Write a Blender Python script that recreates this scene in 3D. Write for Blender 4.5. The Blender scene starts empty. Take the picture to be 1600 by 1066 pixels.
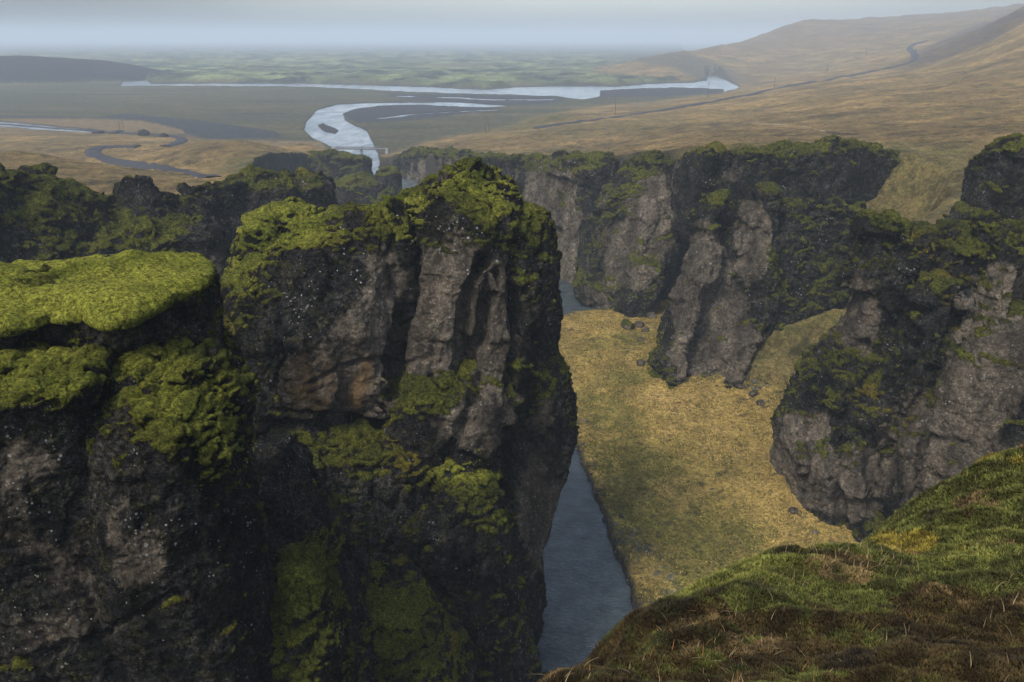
import bpy, math, time
import numpy as np
from concurrent.futures import ThreadPoolExecutor
T0 = time.time()
def log(*a): print('[%.1f]' % (time.time()-T0), *a, flush=True)
R = math.radians
sc = bpy.context.scene
C = sc.collection

# ------------------------------------------------------------------ camera
CAM_Z = 100.0
FPX = 1256.0                      # focal length in pixels of the 1600 wide photograph
PITCH = R(20.6)
cam = bpy.data.cameras.new('camera'); camo = bpy.data.objects.new('camera', cam); C.objects.link(camo)
camo.location = (0, 0, CAM_Z); camo.rotation_euler = (R(90)-PITCH, 0, 0)
cam.sensor_width = 36; cam.lens = FPX/1600*36; cam.clip_start = 0.1; cam.clip_end = 90000
sc.camera = camo

# ------------------------------------------------------------------ light
SUN_EL, SUN_AZ = R(50), R(-138)     # azimuth measured from +Y towards +X
world = bpy.data.worlds.new('World'); sc.world = world; world.use_nodes = True
wn = world.node_tree; wn.nodes.clear()
def wnode(t, **k):
    n = wn.nodes.new(t)
    for a, b in k.items(): setattr(n, a, b)
    return n
sky = wnode('ShaderNodeTexSky', sky_type='NISHITA', sun_disc=False, sun_elevation=SUN_EL, sun_rotation=SUN_AZ)
sky.air_density = 1.0; sky.dust_density = 3.0; sky.ozone_density = 1.2
hsv = wnode('ShaderNodeHueSaturation'); hsv.inputs['Saturation'].default_value = 0.80
ntc = wnode('ShaderNodeTexCoord'); nmp = wnode('ShaderNodeMapping'); nmp.inputs['Scale'].default_value = (1, 1, 4)
nno = wnode('ShaderNodeTexNoise'); nno.inputs['Scale'].default_value = 1.6; nno.inputs['Detail'].default_value = 4
nmr = wnode('ShaderNodeMapRange'); nmr.inputs['From Min'].default_value = 0.3; nmr.inputs['From Max'].default_value = 0.7
nmr.inputs['To Min'].default_value = 0.8; nmr.inputs['To Max'].default_value = 1.15
mul = wnode('ShaderNodeVectorMath', operation='MULTIPLY')
bg = wnode('ShaderNodeBackground'); bg.inputs['Strength'].default_value = 0.15
wo = wnode('ShaderNodeOutputWorld')
L = wn.links.new
L(sky.outputs[0], hsv.inputs['Color']); L(ntc.outputs['Generated'], nmp.inputs[0]); L(nmp.outputs[0], nno.inputs['Vector'])
L(nno.outputs['Fac'], nmr.inputs[0]); L(hsv.outputs[0], mul.inputs[0]); L(nmr.outputs[0], mul.inputs[1])
sxx = wnode('ShaderNodeSeparateXYZ'); L(ntc.outputs['Generated'], sxx.inputs[0])
cv = wnode('ShaderNodeFloatCurve')                  # the cloud deck is thinner ahead than to either side
for i_, p_ in enumerate([(0, .22), (.20, .34), (.45, .98), (.60, 1.0), (.80, .70), (1, .45)]):
    if i_ in (0, 5): cv.mapping.curves[0].points[0 if i_ == 0 else -1].location = p_
    else: cv.mapping.curves[0].points.new(*p_)
cv.mapping.update()
cm = wnode('ShaderNodeMapRange'); cm.inputs['From Min'].default_value = -.8; cm.inputs['From Max'].default_value = .8
m2_ = wnode('ShaderNodeVectorMath', operation='SCALE')
L(sxx.outputs[0], cm.inputs[0]); L(cm.outputs[0], cv.inputs['Value']); L(mul.outputs[0], m2_.inputs[0]); L(cv.outputs[0], m2_.inputs['Scale'])
L(m2_.outputs[0], bg.inputs['Color']); L(bg.outputs[0], wo.inputs['Surface'])
sl = bpy.data.lights.new('sun', 'SUN'); sl.energy = 1.7; sl.angle = R(18); sl.color = (1.0, 0.95, 0.88)
slo = bpy.data.objects.new('sun', sl); C.objects.link(slo)
slo.rotation_euler = (R(90)-SUN_EL, 0, -SUN_AZ + R(180))
slo.location = (0, 0, 400)
sc.view_settings.view_transform = 'Standard'; sc.view_settings.look = 'None'
sc.view_settings.exposure = 1.05; sc.view_settings.gamma = 1.0
sc.cycles.use_denoising = True
sc.cycles.volume_bounces = 1; sc.cycles.max_bounces = 6; sc.cycles.diffuse_bounces = 3
HAZE = 0.00018

# ------------------------------------------------------------------ pixel <-> world
CP, SP = math.cos(PITCH), math.sin(PITCH)
def ray(px, py):
    u = (px-800)/FPX; v = -(py-533)/FPX
    return u, CP + v*SP, -SP + v*CP
def P(px, py, d):                 # the point at ground distance y = d
    a, b, c = ray(px, py); return (a*d/b, float(d), CAM_Z + c*d/b)
def G(px, py, z=0.0):             # the point at height z
    a, b, c = ray(px, py); t = (z-CAM_Z)/c; return (a*t, b*t)
def proj(x, y, z):
    dz = z-CAM_Z; f = np.maximum(y*CP - dz*SP, 1e-3); up = y*SP + dz*CP
    return 800 + FPX*x/f, 533 - FPX*up/f
def PZ(px, d, z):                 # column px at distance d with height z
    f = d*CP - (z-CAM_Z)*SP; return ((px-800)/FPX*f, float(d), float(z))

# ------------------------------------------------------------------ noise
_rng = np.random.RandomState(7)
_perm = np.tile(_rng.permutation(256), 2).astype(np.int32)
_g = _rng.normal(size=(256, 3)); _g /= np.linalg.norm(_g, axis=1)[:, None]; _g = (_g*1.5).astype(np.float32)
def _perlin(p):
    i = np.floor(p).astype(np.int32); f = (p-i).astype(np.float32); i &= 255
    w = f*f*f*(f*(f*6-15)+10)
    out = 0
    for dx in (0, 1):
        hx = _perm[(i[:, 0]+dx) & 255]; wx = w[:, 0] if dx else 1-w[:, 0]
        for dy in (0, 1):
            hy = _perm[(hx+i[:, 1]+dy) & 255]; wy = wx*(w[:, 1] if dy else 1-w[:, 1])
            for dz in (0, 1):
                g = _g[_perm[(hy+i[:, 2]+dz) & 255]]
                wz = wy*(w[:, 2] if dz else 1-w[:, 2])
                out = out + wz*((f[:, 0]-dx)*g[:, 0] + (f[:, 1]-dy)*g[:, 1] + (f[:, 2]-dz)*g[:, 2])
    return out
POOL = ThreadPoolExecutor(4)
def perlin(p):
    n = len(p)
    if n < 20000: return _perlin(p)
    ch = [p[i:i+40000] for i in range(0, n, 40000)]
    return np.concatenate(list(POOL.map(_perlin, ch)))
def N(p, s, z=1.0, off=0.0):      # one octave, feature size s metres, z stretched by factor
    q = p/np.array([s, s, s*z]) + off
    return perlin(q.astype(np.float32))
def fbm(p, s, o=3, z=1.0, off=0.0, ridged=False, gain=.5):
    a = 1.0; out = 0; tot = 0
    for k in range(o):
        n = N(p, s/2**k, z, off+17.3*k)
        if ridged: n = 1-np.abs(n)*2
        out = out + a*n; tot += a; a *= gain
    return out/tot
def _worley(p):
    i = np.floor(p).astype(np.int32); f = (p-i).astype(np.float32)
    f1 = np.full(len(p), 9, np.float32); f2 = f1.copy(); idv = np.zeros(len(p), np.int32)
    for dx in (-1, 0, 1):
        for dy in (-1, 0, 1):
            for dz in (-1, 0, 1):
                h = _perm[(_perm[(_perm[(i[:, 0]+dx) & 255]+i[:, 1]+dy) & 255]+i[:, 2]+dz) & 255]
                j = _jit[h]; d = (dx+j[:, 0]-f[:, 0])**2+(dy+j[:, 1]-f[:, 1])**2+(dz+j[:, 2]-f[:, 2])**2
                m = d < f1; f2 = np.where(m, f1, np.minimum(f2, d)); idv = np.where(m, h, idv); f1 = np.where(m, d, f1)
    return np.stack([np.sqrt(f1), np.sqrt(f2), idv/255.0], 1)
_jit = _rng.rand(256, 3).astype(np.float32)
def blocks(p, s, z=1.0, off=0.0):  # broken stone: a step per block, sunk joints between blocks -> (-1 .. 1)
    q = (p/np.array([s, s, s*z])+off).astype(np.float32)
    w = np.concatenate(list(POOL.map(_worley, [q[i:i+30000] for i in range(0, len(q), 30000)])))
    e = np.clip((w[:, 1]-w[:, 0])/.16, 0, 1); e = e*e*(3-2*e)
    return (w[:, 2]-.5)*1.6*e-.45*(1-e)
def sst(x, a, b):
    t = np.clip((x-a)/(b-a), 0, 1); return t*t*(3-2*t)

# ------------------------------------------------------------------ polygons in 2d
def seg_dist(x, y, pts, closed=False):
    pts = np.asarray(pts, float); d = np.full(x.shape, 1e18)
    n = len(pts); rng_ = range(n if closed else n-1)
    for i in rng_:
        ax, ay = pts[i]; bx, by = pts[(i+1) % n]
        ex, ey = bx-ax, by-ay; l = ex*ex+ey*ey+1e-12
        t = np.clip(((x-ax)*ex+(y-ay)*ey)/l, 0, 1)
        d = np.minimum(d, (x-ax-t*ex)**2+(y-ay-t*ey)**2)
    return np.sqrt(d)
def inside(x, y, pts):
    pts = np.asarray(pts, float); c = np.zeros(x.shape, bool); n = len(pts)
    for i in range(n):
        ax, ay = pts[i]; bx, by = pts[(i+1) % n]
        if ay == by: continue
        c ^= ((ay > y) != (by > y)) & (x < (bx-ax)*(y-ay)/(by-ay)+ax)
    return c
def sdf(x, y, pts):               # negative inside
    return np.where(inside(x, y, pts), -1.0, 1.0)*seg_dist(x, y, pts, True)
class TPS:
    def __init__(s, pts, vals, lam=1e-4):
        s.p = np.asarray(pts, float); n = len(s.p)
        K = s.k(s.p, s.p) + lam*np.eye(n); A = np.zeros((n+3, n+3)); Q = np.c_[np.ones(n), s.p]
        A[:n, :n] = K; A[:n, n:] = Q; A[n:, :n] = Q.T
        s.w = np.linalg.solve(A, np.r_[np.asarray(vals, float), 0, 0, 0])
    def k(s, a, b):
        r2 = ((a[:, None]-b[None])**2).sum(-1)+1e-12; return 0.5*r2*np.log(r2)
    def __call__(s, q):
        def f(qq): return s.k(qq, s.p)@s.w[:-3] + s.w[-3] + qq@s.w[-2:]
        return np.concatenate(list(POOL.map(f, [q[i:i+20000] for i in range(0, len(q), 20000)])))

# ------------------------------------------------------------------ object helpers
def tag(o, label=None, cat=None, group=None, kind=None):
    for k, v in (('label', label), ('category', cat), ('group', group), ('kind', kind)):
        if v: o[k] = v
    return o
def empty(name, loc, label, cat, group=None, rz=0):
    o = bpy.data.objects.new(name, None); C.objects.link(o); o.location = loc; o.rotation_euler.z = rz
    o.empty_display_size = .3
    return tag(o, label, cat, group)
def mesh_obj(name, v, f, mat=None, parent=None, origin=None, smooth=True, attrs=None):
    v = np.asarray(v, np.float32)
    if origin is not None: v = v-np.asarray(origin, np.float32)
    me = bpy.data.meshes.new(name)
    f = np.asarray(f)
    me.vertices.add(len(v)); me.vertices.foreach_set('co', v.ravel())
    k = f.shape[1]; me.loops.add(f.size); me.loops.foreach_set('vertex_index', f.ravel().astype(np.int32))
    me.polygons.add(len(f)); me.polygons.foreach_set('loop_start', np.arange(0, f.size, k, dtype=np.int32))
    if smooth: me.polygons.foreach_set('use_smooth', np.ones(len(f), bool))
    me.update(calc_edges=True)
    for an, av in (attrs or {}).items():
        av = np.asarray(av, np.float32)
        if av.ndim == 2:
            a = me.attributes.new(an, 'FLOAT_COLOR', 'POINT')
            a.data.foreach_set('color', np.c_[av, np.ones(len(av), np.float32)].astype(np.float32).ravel())
        else:
            a = me.attributes.new(an, 'FLOAT', 'POINT'); a.data.foreach_set('value', av)
    o = bpy.data.objects.new(name, me); C.objects.link(o)
    if mat: me.materials.append(mat)
    if parent is not None: o.parent = parent
    if origin is not None: o.location = origin
    return o
def grid_faces(nr, nc):
    i = np.arange(nr*nc).reshape(nr, nc)
    return np.stack([i[:-1, :-1], i[:-1, 1:], i[1:, 1:], i[1:, :-1]], -1).reshape(-1, 4)

# ------------------------------------------------------------------ materials
class Mat:
    def __init__(s, name):
        s.m = bpy.data.materials.new(name); s.m.use_nodes = True; s.t = s.m.node_tree; s.t.nodes.clear()
        s.out = s.t.nodes.new('ShaderNodeOutputMaterial'); s.b = s.t.nodes.new('ShaderNodeBsdfPrincipled')
        s.t.links.new(s.b.outputs[0], s.out.inputs['Surface']); s.b.inputs['Roughness'].default_value = .9
        s.b.inputs['Specular IOR Level'].default_value = .25
        s.tc = s.t.nodes.new('ShaderNodeTexCoord')
    def l(s, a, b): s.t.links.new(a, b)
    def setv(s, inp, v):
        if isinstance(v, bpy.types.NodeSocket): s.l(v, inp)
        elif v is not None: inp.default_value = v
    def coord(s, scale=(1, 1, 1)):
        m = s.t.nodes.new('ShaderNodeMapping'); m.inputs['Scale'].default_value = scale
        s.l(s.tc.outputs['Object'], m.inputs[0]); return m.outputs[0]
    def noise(s, scale, detail=4, rough=.55, co=None, dist=0.0):
        n = s.t.nodes.new('ShaderNodeTexNoise'); n.inputs['Scale'].default_value = scale
        n.inputs['Detail'].default_value = detail; n.inputs['Roughness'].default_value = rough; n.inputs['Distortion'].default_value = dist
        s.l(co or s.tc.outputs['Object'], n.inputs['Vector']); return n.outputs['Fac']
    def vor(s, scale, co=None, feature='F1', out='Distance', rnd=1.0):
        n = s.t.nodes.new('ShaderNodeTexVoronoi'); n.feature = feature; n.inputs['Scale'].default_value = scale
        n.inputs['Randomness'].default_value = rnd
        s.l(co or s.tc.outputs['Object'], n.inputs['Vector']); return n.outputs[out]
    def rng(s, x, a, b, c=0.0, d=1.0, smooth=False):
        n = s.t.nodes.new('ShaderNodeMapRange'); n.clamp = True
        if smooth: n.interpolation_type = 'SMOOTHSTEP'
        s.setv(n.inputs['Value'], x)
        for k, v in (('From Min', a), ('From Max', b), ('To Min', c), ('To Max', d)): n.inputs[k].default_value = v
        return n.outputs[0]
    def math(s, op, a, b=None, c=None):
        n = s.t.nodes.new('ShaderNodeMath'); n.operation = op
        s.setv(n.inputs[0], a); s.setv(n.inputs[1], b)
        if c is not None: s.setv(n.inputs[2], c)
        return n.outputs[0]
    def mix(s, f, a, b, mode='MIX'):
        n = s.t.nodes.new('ShaderNodeMix'); n.data_type = 'RGBA'; n.blend_type = mode
        s.setv(n.inputs[0], f)
        for i, v in ((6, a), (7, b)): s.setv(n.inputs[i], v if isinstance(v, bpy.types.NodeSocket) else (*v, 1))
        return n.outputs[2]
    def attr(s, name, out='Fac'):
        n = s.t.nodes.new('ShaderNodeAttribute'); n.attribute_name = name; return n.outputs[out]
    def geo(s, out): return s.t.nodes.new('ShaderNodeNewGeometry').outputs[out]
    def nz(s, true=False):
        g = s.t.nodes.new('ShaderNodeNewGeometry'); x = s.t.nodes.new('ShaderNodeSeparateXYZ')
        s.l(g.outputs['True Normal' if true else 'Normal'], x.inputs[0]); return x.outputs[2]
    def bump(s, h, dist, strength=1.0, prev=None):
        n = s.t.nodes.new('ShaderNodeBump'); n.inputs['Distance'].default_value = dist; n.inputs['Strength'].default_value = strength
        s.setv(n.inputs['Height'], h)
        if prev is not None: s.l(prev, n.inputs['Normal'])
        return n.outputs[0]
    def fin(s, col=None, rough=None, normal=None):
        if col is not None: s.setv(s.b.inputs['Base Color'], col if isinstance(col, bpy.types.NodeSocket) else (*col, 1))
        if rough is not None: s.setv(s.b.inputs['Roughness'], rough)
        if normal is not None: s.l(normal, s.b.inputs['Normal'])
        return s.m

def rock_mat(name, k, moss_only=False):
    """k = size of the smallest detail in metres"""
    m = Mat(name)
    moss = m.attr('moss'); bare = m.attr('bare')
    m.b.inputs['Specular IOR Level'].default_value = .08
    n1 = m.noise(0.035/k, 6, .6); n2 = m.noise(.16/k, 6, .65); n3 = m.noise(1.5/k, 6, .75); n4 = m.noise(3.6/k, 4, .7)
    st = m.noise(.16/k, 6, .65, m.coord((1, 1, .13)), .4)
    crk = m.vor(.09/k, m.coord((1, 1, .55)), 'DISTANCE_TO_EDGE')
    gr = m.math('MULTIPLY', m.math('POWER', m.rng(n3, .36, .64, .32, 1.62), 1.6), m.math('POWER', m.rng(n4, .38, .62, .45, 1.5), 1.3)); gr = m.math('MULTIPLY', gr, m.rng(m.noise(.45/k, 5, .7, None, .6), .36, .64, .55, 1.45))
    crust = m.mix(m.rng(n2, .35, .72), (.008, .0078, .0075), (.032, .030, .027))
    crust = m.mix(m.rng(m.noise(.5/k, 4, .7), .50, .62, 0, .6), crust, (.030, .028, .010))
    stone = m.mix(m.rng(st, .40, .60), (.060, .050, .038), (.160, .134, .100))
    def scl(c, f):
        v = m.t.nodes.new('ShaderNodeVectorMath'); v.operation = 'SCALE'; m.l(c, v.inputs[0]); m.l(f, v.inputs['Scale']); return v.outputs[0]
    stone = m.mix(m.rng(n2, .52, .30, 0, .6), stone, (.045, .042, .036))
    stone = scl(stone, m.math('ADD', m.math('MULTIPLY', gr, .55), .48)); crust = scl(crust, m.math('MULTIPLY', gr, m.rng(st, .35, .62, .55, 1.9)))
    bf = m.math('ADD', bare, m.rng(n1, .3, .7, -.5, .5)); bf = m.math('ADD', bf, m.rng(n2, .3, .7, -.3, .3))
    bf = m.rng(bf, .40, .60, 0, 1, True)
    col = m.mix(bf, crust, stone)
    col = m.mix(m.attr('ochre'), col, (.25, .15, .055))
    # white lichen flecks gathered in loose patches
    vd = m.vor(1.5/k); lp = m.rng(m.noise(.07/k, 4), .49, .66); rs = m.vor(1.5/k, None, 'F1', 'Color')
    sx = m.t.nodes.new('ShaderNodeSeparateColor'); m.l(rs, sx.inputs[0])
    thr = m.math('MULTIPLY', m.math('MULTIPLY', lp, m.rng(sx.outputs[0], .40, 1.0, 0, .32)), 1.0)
    lw = m.math('LESS_THAN', m.math('ADD', vd, m.rng(n4, .3, .7, -.14, .14)), thr)
    col = m.mix(lw, col, (.34, .35, .34))
    vd2 = m.vor(1.5/k); lw2 = m.math('LESS_THAN', vd2, m.rng(m.noise(.3/k, 3), .50, .70, 0, .30))
    col = m.mix(lw2, col, (.20, .20, .19))
    # moss
    mn = m.noise(.10/k, 6, .65); mf = m.noise(1.8/k, 5, .75)
    mc = m.mix(m.rng(mn, .35, .62), (.036, .042, .009), (.095, .098, .013))
    mc = m.mix(m.rng(m.noise(.06/k, 5), .58, .72, 0, .75), mc, (.125, .085, .012))
    mc = m.mix(m.attr('bright'), mc, m.mix(m.rng(mn, .35, .62), (.085, .100, .010), (.225, .230, .034)))  # lighter moss kind, used for lit pads: light put into the colour
    mc = scl(mc, m.math('MULTIPLY', m.math('POWER', m.rng(mf, .34, .66, .36, 1.5), 1.35), m.rng(n4, .34, .66, .7, 1.3)))
    # thin dull moss between pads
    thin = m.rng(m.math('ADD', moss, m.rng(n2, .3, .7, -.25, .25)), .30, .42, 0, .75)
    col = m.mix(thin, col, m.mix(m.rng(n3, .4, .65), (.020, .017, .006), (.062, .050, .013)))
    full = m.rng(m.math('ADD', moss, m.math('ADD', m.rng(mf, .25, .75, -.22, .22), m.rng(n2, .3, .7, -.16, .16))), .46, .58)
    col = m.mix(full, col, mc)
    b1 = m.bump(m.mix(full, m.math('MULTIPLY', n2, 1.0), mn), k*3.0, .9)
    b2 = m.bump(m.rng(crk, 0, .12), k*1.2, .35, b1)
    b3 = m.bump(n3, k*.9, 1.0, b2)
    b4 = m.bump(mf, k*.35, .8, b3)
    return m.fin(col, .95, b4)

# ------------------------------------------------------------------ rock bodies
def loft(rows, n=40, e=.8, base=-6, flare=1.06, rot=0):
    """rows: (py, left px, right px, near distance, far distance) from the top down -> closed shell"""
    V = []; F = []
    rr = []
    for (py, xl, xr, df, db) in rows:
        d = (df+db)/2; a = P(xl, py, d); b = P(xr, py, d)
        rr.append(((a[0]+b[0])/2, d, a[2], (b[0]-a[0])/2, (db-df)/2))
    # refine rows by smooth interpolation
    out = []
    for i in range(len(rr)-1):
        p0 = np.array(rr[max(i-1, 0)]); p1 = np.array(rr[i]); p2 = np.array(rr[i+1]); p3 = np.array(rr[min(i+2, len(rr)-1)])
        for t in (0, .25, .5, .75):
            q = .5*((2*p1)+(-p0+p2)*t*.8+(2*p0-5*p1+4*p2-p3)*t*t*.8+(-p0+3*p1-3*p2+p3)*t**3*.8) if False else p1+(p2-p1)*t
            out.append(q)
    out.append(np.array(rr[-1]))
    if base is not None and out[-1][2] > base+1:
        q = out[-1].copy(); q[2] = base; q[3] *= flare; q[4] *= flare; out.append(q)
    th = np.linspace(0, 2*math.pi, n, endpoint=False)
    c, s = np.cos(th), np.sin(th)
    for q in out:
        ex = np.sign(c)*np.abs(c)**e*max(q[3], .2); ey = np.sign(s)*np.abs(s)**e*max(q[4], .2)
        if rot:
            ex, ey = ex*math.cos(rot)-ey*math.sin(rot), ex*math.sin(rot)+ey*math.cos(rot)
        V.append(np.c_[q[0]+ex, q[1]+ey, np.full(n, q[2])])
    m = len(V); V = np.concatenate(V)
    q0 = out[0]; q1 = out[-1]
    V = np.r_[V, [[q0[0], q0[1], q0[2]+.15*min(q0[3], q0[4])]], [[q1[0], q1[1], q1[2]]]]
    for i in range(m-1):
        for j in range(n):
            k = (j+1) % n; F.append((i*n+j, i*n+k, (i+1)*n+k)); F.append((i*n+j, (i+1)*n+k, (i+1)*n+j))
    for j in range(n):
        k = (j+1) % n; F.append((m*n, k, j)); F.append((m*n+1, (m-1)*n+j, (m-1)*n+k))
    F = np.array(F)[:, ::-1]
    return V, F
def wall(st, base=-6, lean=.12, back=1.0):
    """st: (px, top py, distance, thickness[, base z]) along the wall; lean pushes the foot towards the viewer"""
    V = []; F = []
    k = 8
    for s_ in st:
        px, py, d, th = s_[:4]; bz = s_[4] if len(s_) > 4 else base
        x, y, z = P(px, py, d); u = np.array([x, y])/math.hypot(x, y)
        h = z-bz
        pr = [(-lean*h*1.3, bz), (-lean*h*.75, bz+h*.3), (-lean*h*.35, bz+h*.65), (0, z-.06*h), (.12*th, z), (.6*th, z), (th, z-.12*h), (th, bz)]
        for o, zz in pr: V.append((x+u[0]*o, y+u[1]*o, zz))
    n = len(st)
    for i in range(n-1):
        for j in range(k):
            q = (j+1) % k; a, b, c_, d_ = i*k+j, i*k+q, (i+1)*k+q, (i+1)*k+j
            F.append((a, c_, b)); F.append((a, d_, c_))
    for i in (0, n-1):
        for j in range(1, k-1):
            t = (i*k, i*k+j, i*k+j+1); F.append(t if i == 0 else t[::-1])
    return np.array(V), np.array(F)

def blobs(px, py, bl):
    """bl: (px, py, rx, ry, weight[, angle])"""
    out = np.zeros(px.shape)
    for b in bl:
        dx, dy = px-b[0], py-b[1]
        if len(b) > 5:
            a = R(b[5]); dx, dy = dx*math.cos(a)+dy*math.sin(a), -dx*math.sin(a)+dy*math.cos(a)
        r = np.sqrt((dx/b[2])**2+(dy/b[3])**2)
        out += b[4]*(1-sst(r, .45, 1.25))
    return out
def rock(name, label, shells, cell, mat, amp=1.0, size=1.0, moss=0.0, moss_bl=(), bare_bl=(), ochre_bl=(), cracks=(), bright=0.0,
         bright_bl=(), smooth=6, seed=0.0, cat='crag', pad=1.0, top_moss=.9, bulge=(), kind=None, group=None, flute=1.0, tilt=None, hiw=.34, tex=1.0, ledge=1.0, jag=1.0, facet=1.0):
    Vs = []; Fs = []; o = 0
    for v, f in shells: Vs.append(v); Fs.append(f+o); o += len(v)
    V = np.concatenate(Vs); F = np.concatenate(Fs)
    me = bpy.data.meshes.new('tmp'); me.from_pydata(V.tolist(), [], F.tolist())
    ob = bpy.data.objects.new('tmp', me); C.objects.link(ob)
    md = ob.modifiers.new('r', 'REMESH'); md.mode = 'VOXEL'; md.voxel_size = cell; md.adaptivity = 0
    sm = ob.modifiers.new('s', 'SMOOTH'); sm.factor = .5; sm.iterations = smooth
    dg = bpy.context.evaluated_depsgraph_get(); m2 = bpy.data.meshes.new_from_object(ob.evaluated_get(dg))
    bpy.data.objects.remove(ob); bpy.data.meshes.remove(me)
    nv = len(m2.vertices); co = np.empty(nv*3, np.float32); m2.vertices.foreach_get('co', co); co = co.reshape(-1, 3)
    def normals():
        m2.vertices.foreach_set('co', co.ravel().astype(np.float32)); m2.update()
        a = np.empty(nv*3, np.float32); m2.vertex_normals.foreach_get('vector', a); return a.reshape(-1, 3)
    S = size; so = seed*31.7+5
    n = normals(); p0 = co.copy()
    up = np.clip(n[:, 2], -1, 1); side = 1-np.abs(up)
    # big forms: buttresses and clefts that run down the face
    w = np.c_[N(p0, 14*S, 1, so), N(p0, 14*S, 1, so+9), N(p0, 14*S, 1, so+21)]*3.2*S
    q = p0+w
    d = amp*flute*side*(2.0*S*(fbm(q, 13*S, 2, 2.2, so, True)-.45)) + amp*.9*S*fbm(q, 9*S, 2, 1.0, so+3)
    # broad ledges
    t = (p0[:, 2]+2.5*S*N(p0, 16*S, 1, so+7))/(8.5*S); t = t-np.floor(t)
    d += amp*ledge*side*1.1*S*(sst(t, .0, .85)*-1+sst(t, .88, 1.0))*sst(N(p0, 20*S, 1, so+50), -.25, .25)
    px, py = proj(co[:, 0], co[:, 1], co[:, 2])
    d += jag*amp*1.5*S*np.clip(up, 0, 1)*(fbm(q, 7*S, 3, 1, so+33, True)-.62)
    for (bx, by, rx, ry, wt) in bulge: d += wt*(1-sst(np.hypot((px-bx)/rx, (py-by)/ry), 0, 1.0))
    co = (co+n*d[:, None]).astype(np.float32)
    if tilt is not None:
        zt = co[:, 2].max(); co[:, 2] -= tilt[1]*np.maximum(0, co[:, 1]-tilt[0])*sst(co[:, 2], zt-28*S, zt-8*S)
    n = normals()
    px, py = proj(co[:, 0], co[:, 1], co[:, 2])
    up = n[:, 2]; side = 1-np.clip(up, 0, 1)
    p0 = co.copy(); w2 = np.c_[N(p0, 3*S, 1, so+2), N(p0, 3*S, 1, so+12), N(p0, 3*S, 1, so+22)]*.9*S; q = p0+w2
    brm = blobs(px, py, bare_bl)
    rough = 1-.45*np.clip(brm, 0, 1)
    d = amp*(.45*S*rough*(fbm(q, 4.2*S, 3, 1.25, so, True)-.5)+.34*S*rough*fbm(q, 1.6*S, 2, .8, so+5))
    d += amp*facet*S*rough*(.95*blocks(q, 6.5*S, 1.5, so+200)+.36*blocks(q, 2.4*S, .9, so+220))
    for cr in cracks:
        pts, wd, dp = cr
        cd = seg_dist(px+N(p0, 2.5*S, 1, so+3)*7, py, pts); d -= dp*(1-sst(cd, wd*.25, wd))
    co = (co+n*d[:, None]).astype(np.float32); n = normals(); up = n[:, 2]
    p0 = co.copy()
    # moss: on what faces up, on ledges, in drifts
    lo = fbm(p0, 7*S, 3, .8, so+40); hi = fbm(p0, 1.7*S, 2, .6, so+60)
    mm = top_moss*sst(up, .45, .85) + .55*sst(up, .12, .5)*(.5+lo*1.2) + moss + .35*lo + hiw*hi + blobs(px, py, moss_bl)*(.62+.9*hi+.5*sst(up, -.1, .5)) - .35*np.clip(brm, 0, 1.2)
    mm = np.clip(mm, 0, 1.3)
    Sp = S if S < 1 else S**.35
    wq = p0+np.c_[N(p0, .9*S, 1, so+1), N(p0, .9*S, 1, so+11), N(p0, .9*S, 1, so+31)]*.35*S
    b1_ = np.abs(N(wq, 2.3*Sp, .55, so+80))*2.4; b2_ = np.abs(N(wq, 1.0*Sp, .6, so+90))*2.2; b3_ = np.abs(N(wq, .5*Sp, .7, so+95))*2.0
    pads = np.clip(.72*np.sqrt(b1_)+.28*np.sqrt(b2_)+.05*b3_, 0, 1.2)
    mk = sst(mm+(pads-.55)*.38*(1-sst(mm, .8, 1.15)), .44, .62)
    mm = np.where(mm > .02, np.clip(mm*.35+mk*.65, 0, 1), mm)
    d = mk*pad*Sp*(.10+.75*pads) + (1-mk)*amp*S*(.22*(fbm(p0, 1.1*S, 3, .8, so+70, True)-.5)+.13*blocks(p0, .95*S, .8, so+240))
    co = (co+n*d[:, None]).astype(np.float32)
    n = normals()
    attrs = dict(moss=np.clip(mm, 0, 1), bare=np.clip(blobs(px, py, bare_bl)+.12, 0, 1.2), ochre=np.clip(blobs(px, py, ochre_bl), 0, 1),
                 bright=np.clip(bright*sst(n[:, 2], .2, .9)+blobs(px, py, bright_bl), 0, 1)*sst(mm, .4, .8))  # upward and listed pads get the paler moss, coloured as if lit
    nf = len(m2.polygons); ls = np.empty(nf, np.int32); m2.polygons.foreach_get('loop_start', ls)
    li = np.empty(len(m2.loops), np.int32); m2.loops.foreach_get('vertex_index', li)
    f4 = li.reshape(-1, 4) if len(li) == nf*4 else None
    if f4 is None:
        lt = np.diff(np.r_[ls, len(li)]); f4 = np.stack([li[ls+np.minimum(k, lt-1)] for k in range(4)], 1)
    bpy.data.meshes.remove(m2)
    fm = mk[f4].mean(1) > .5
    zmin = co[:, 2].min(); org = np.array([co[:, 0].mean(), co[:, 1].mean(), zmin])
    def sub(sel, nm, parent):
        ff = f4[sel]; u, inv = np.unique(ff, return_inverse=True)
        o_ = mesh_obj(nm, co[u], inv.reshape(-1, 4), mat, parent, org, True, {k: a[u] for k, a in attrs.items()})
        if parent is not None: o_.location = (0, 0, 0)
        o_.data.normals_split_custom_set_from_vertices(n[u].tolist())
        return o_
    # every large connected patch of moss becomes a part of its own
    fi = np.flatnonzero(fm); lab = np.arange(nv); ff = f4[fi]
    while len(ff):
        mn = lab[ff].min(1); old = lab.copy()
        for k in range(4): np.minimum.at(lab, ff[:, k], mn)
        lab = lab[lab]
        if (lab == old).all(): break
    big = []
    if len(ff):
        u_, c_ = np.unique(lab[ff[:, 0]], return_counts=True)
        od = np.argsort(-c_)[:10]; big = [u_[i] for i in od if c_[i] > max(400, .004*nf)]
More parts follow.
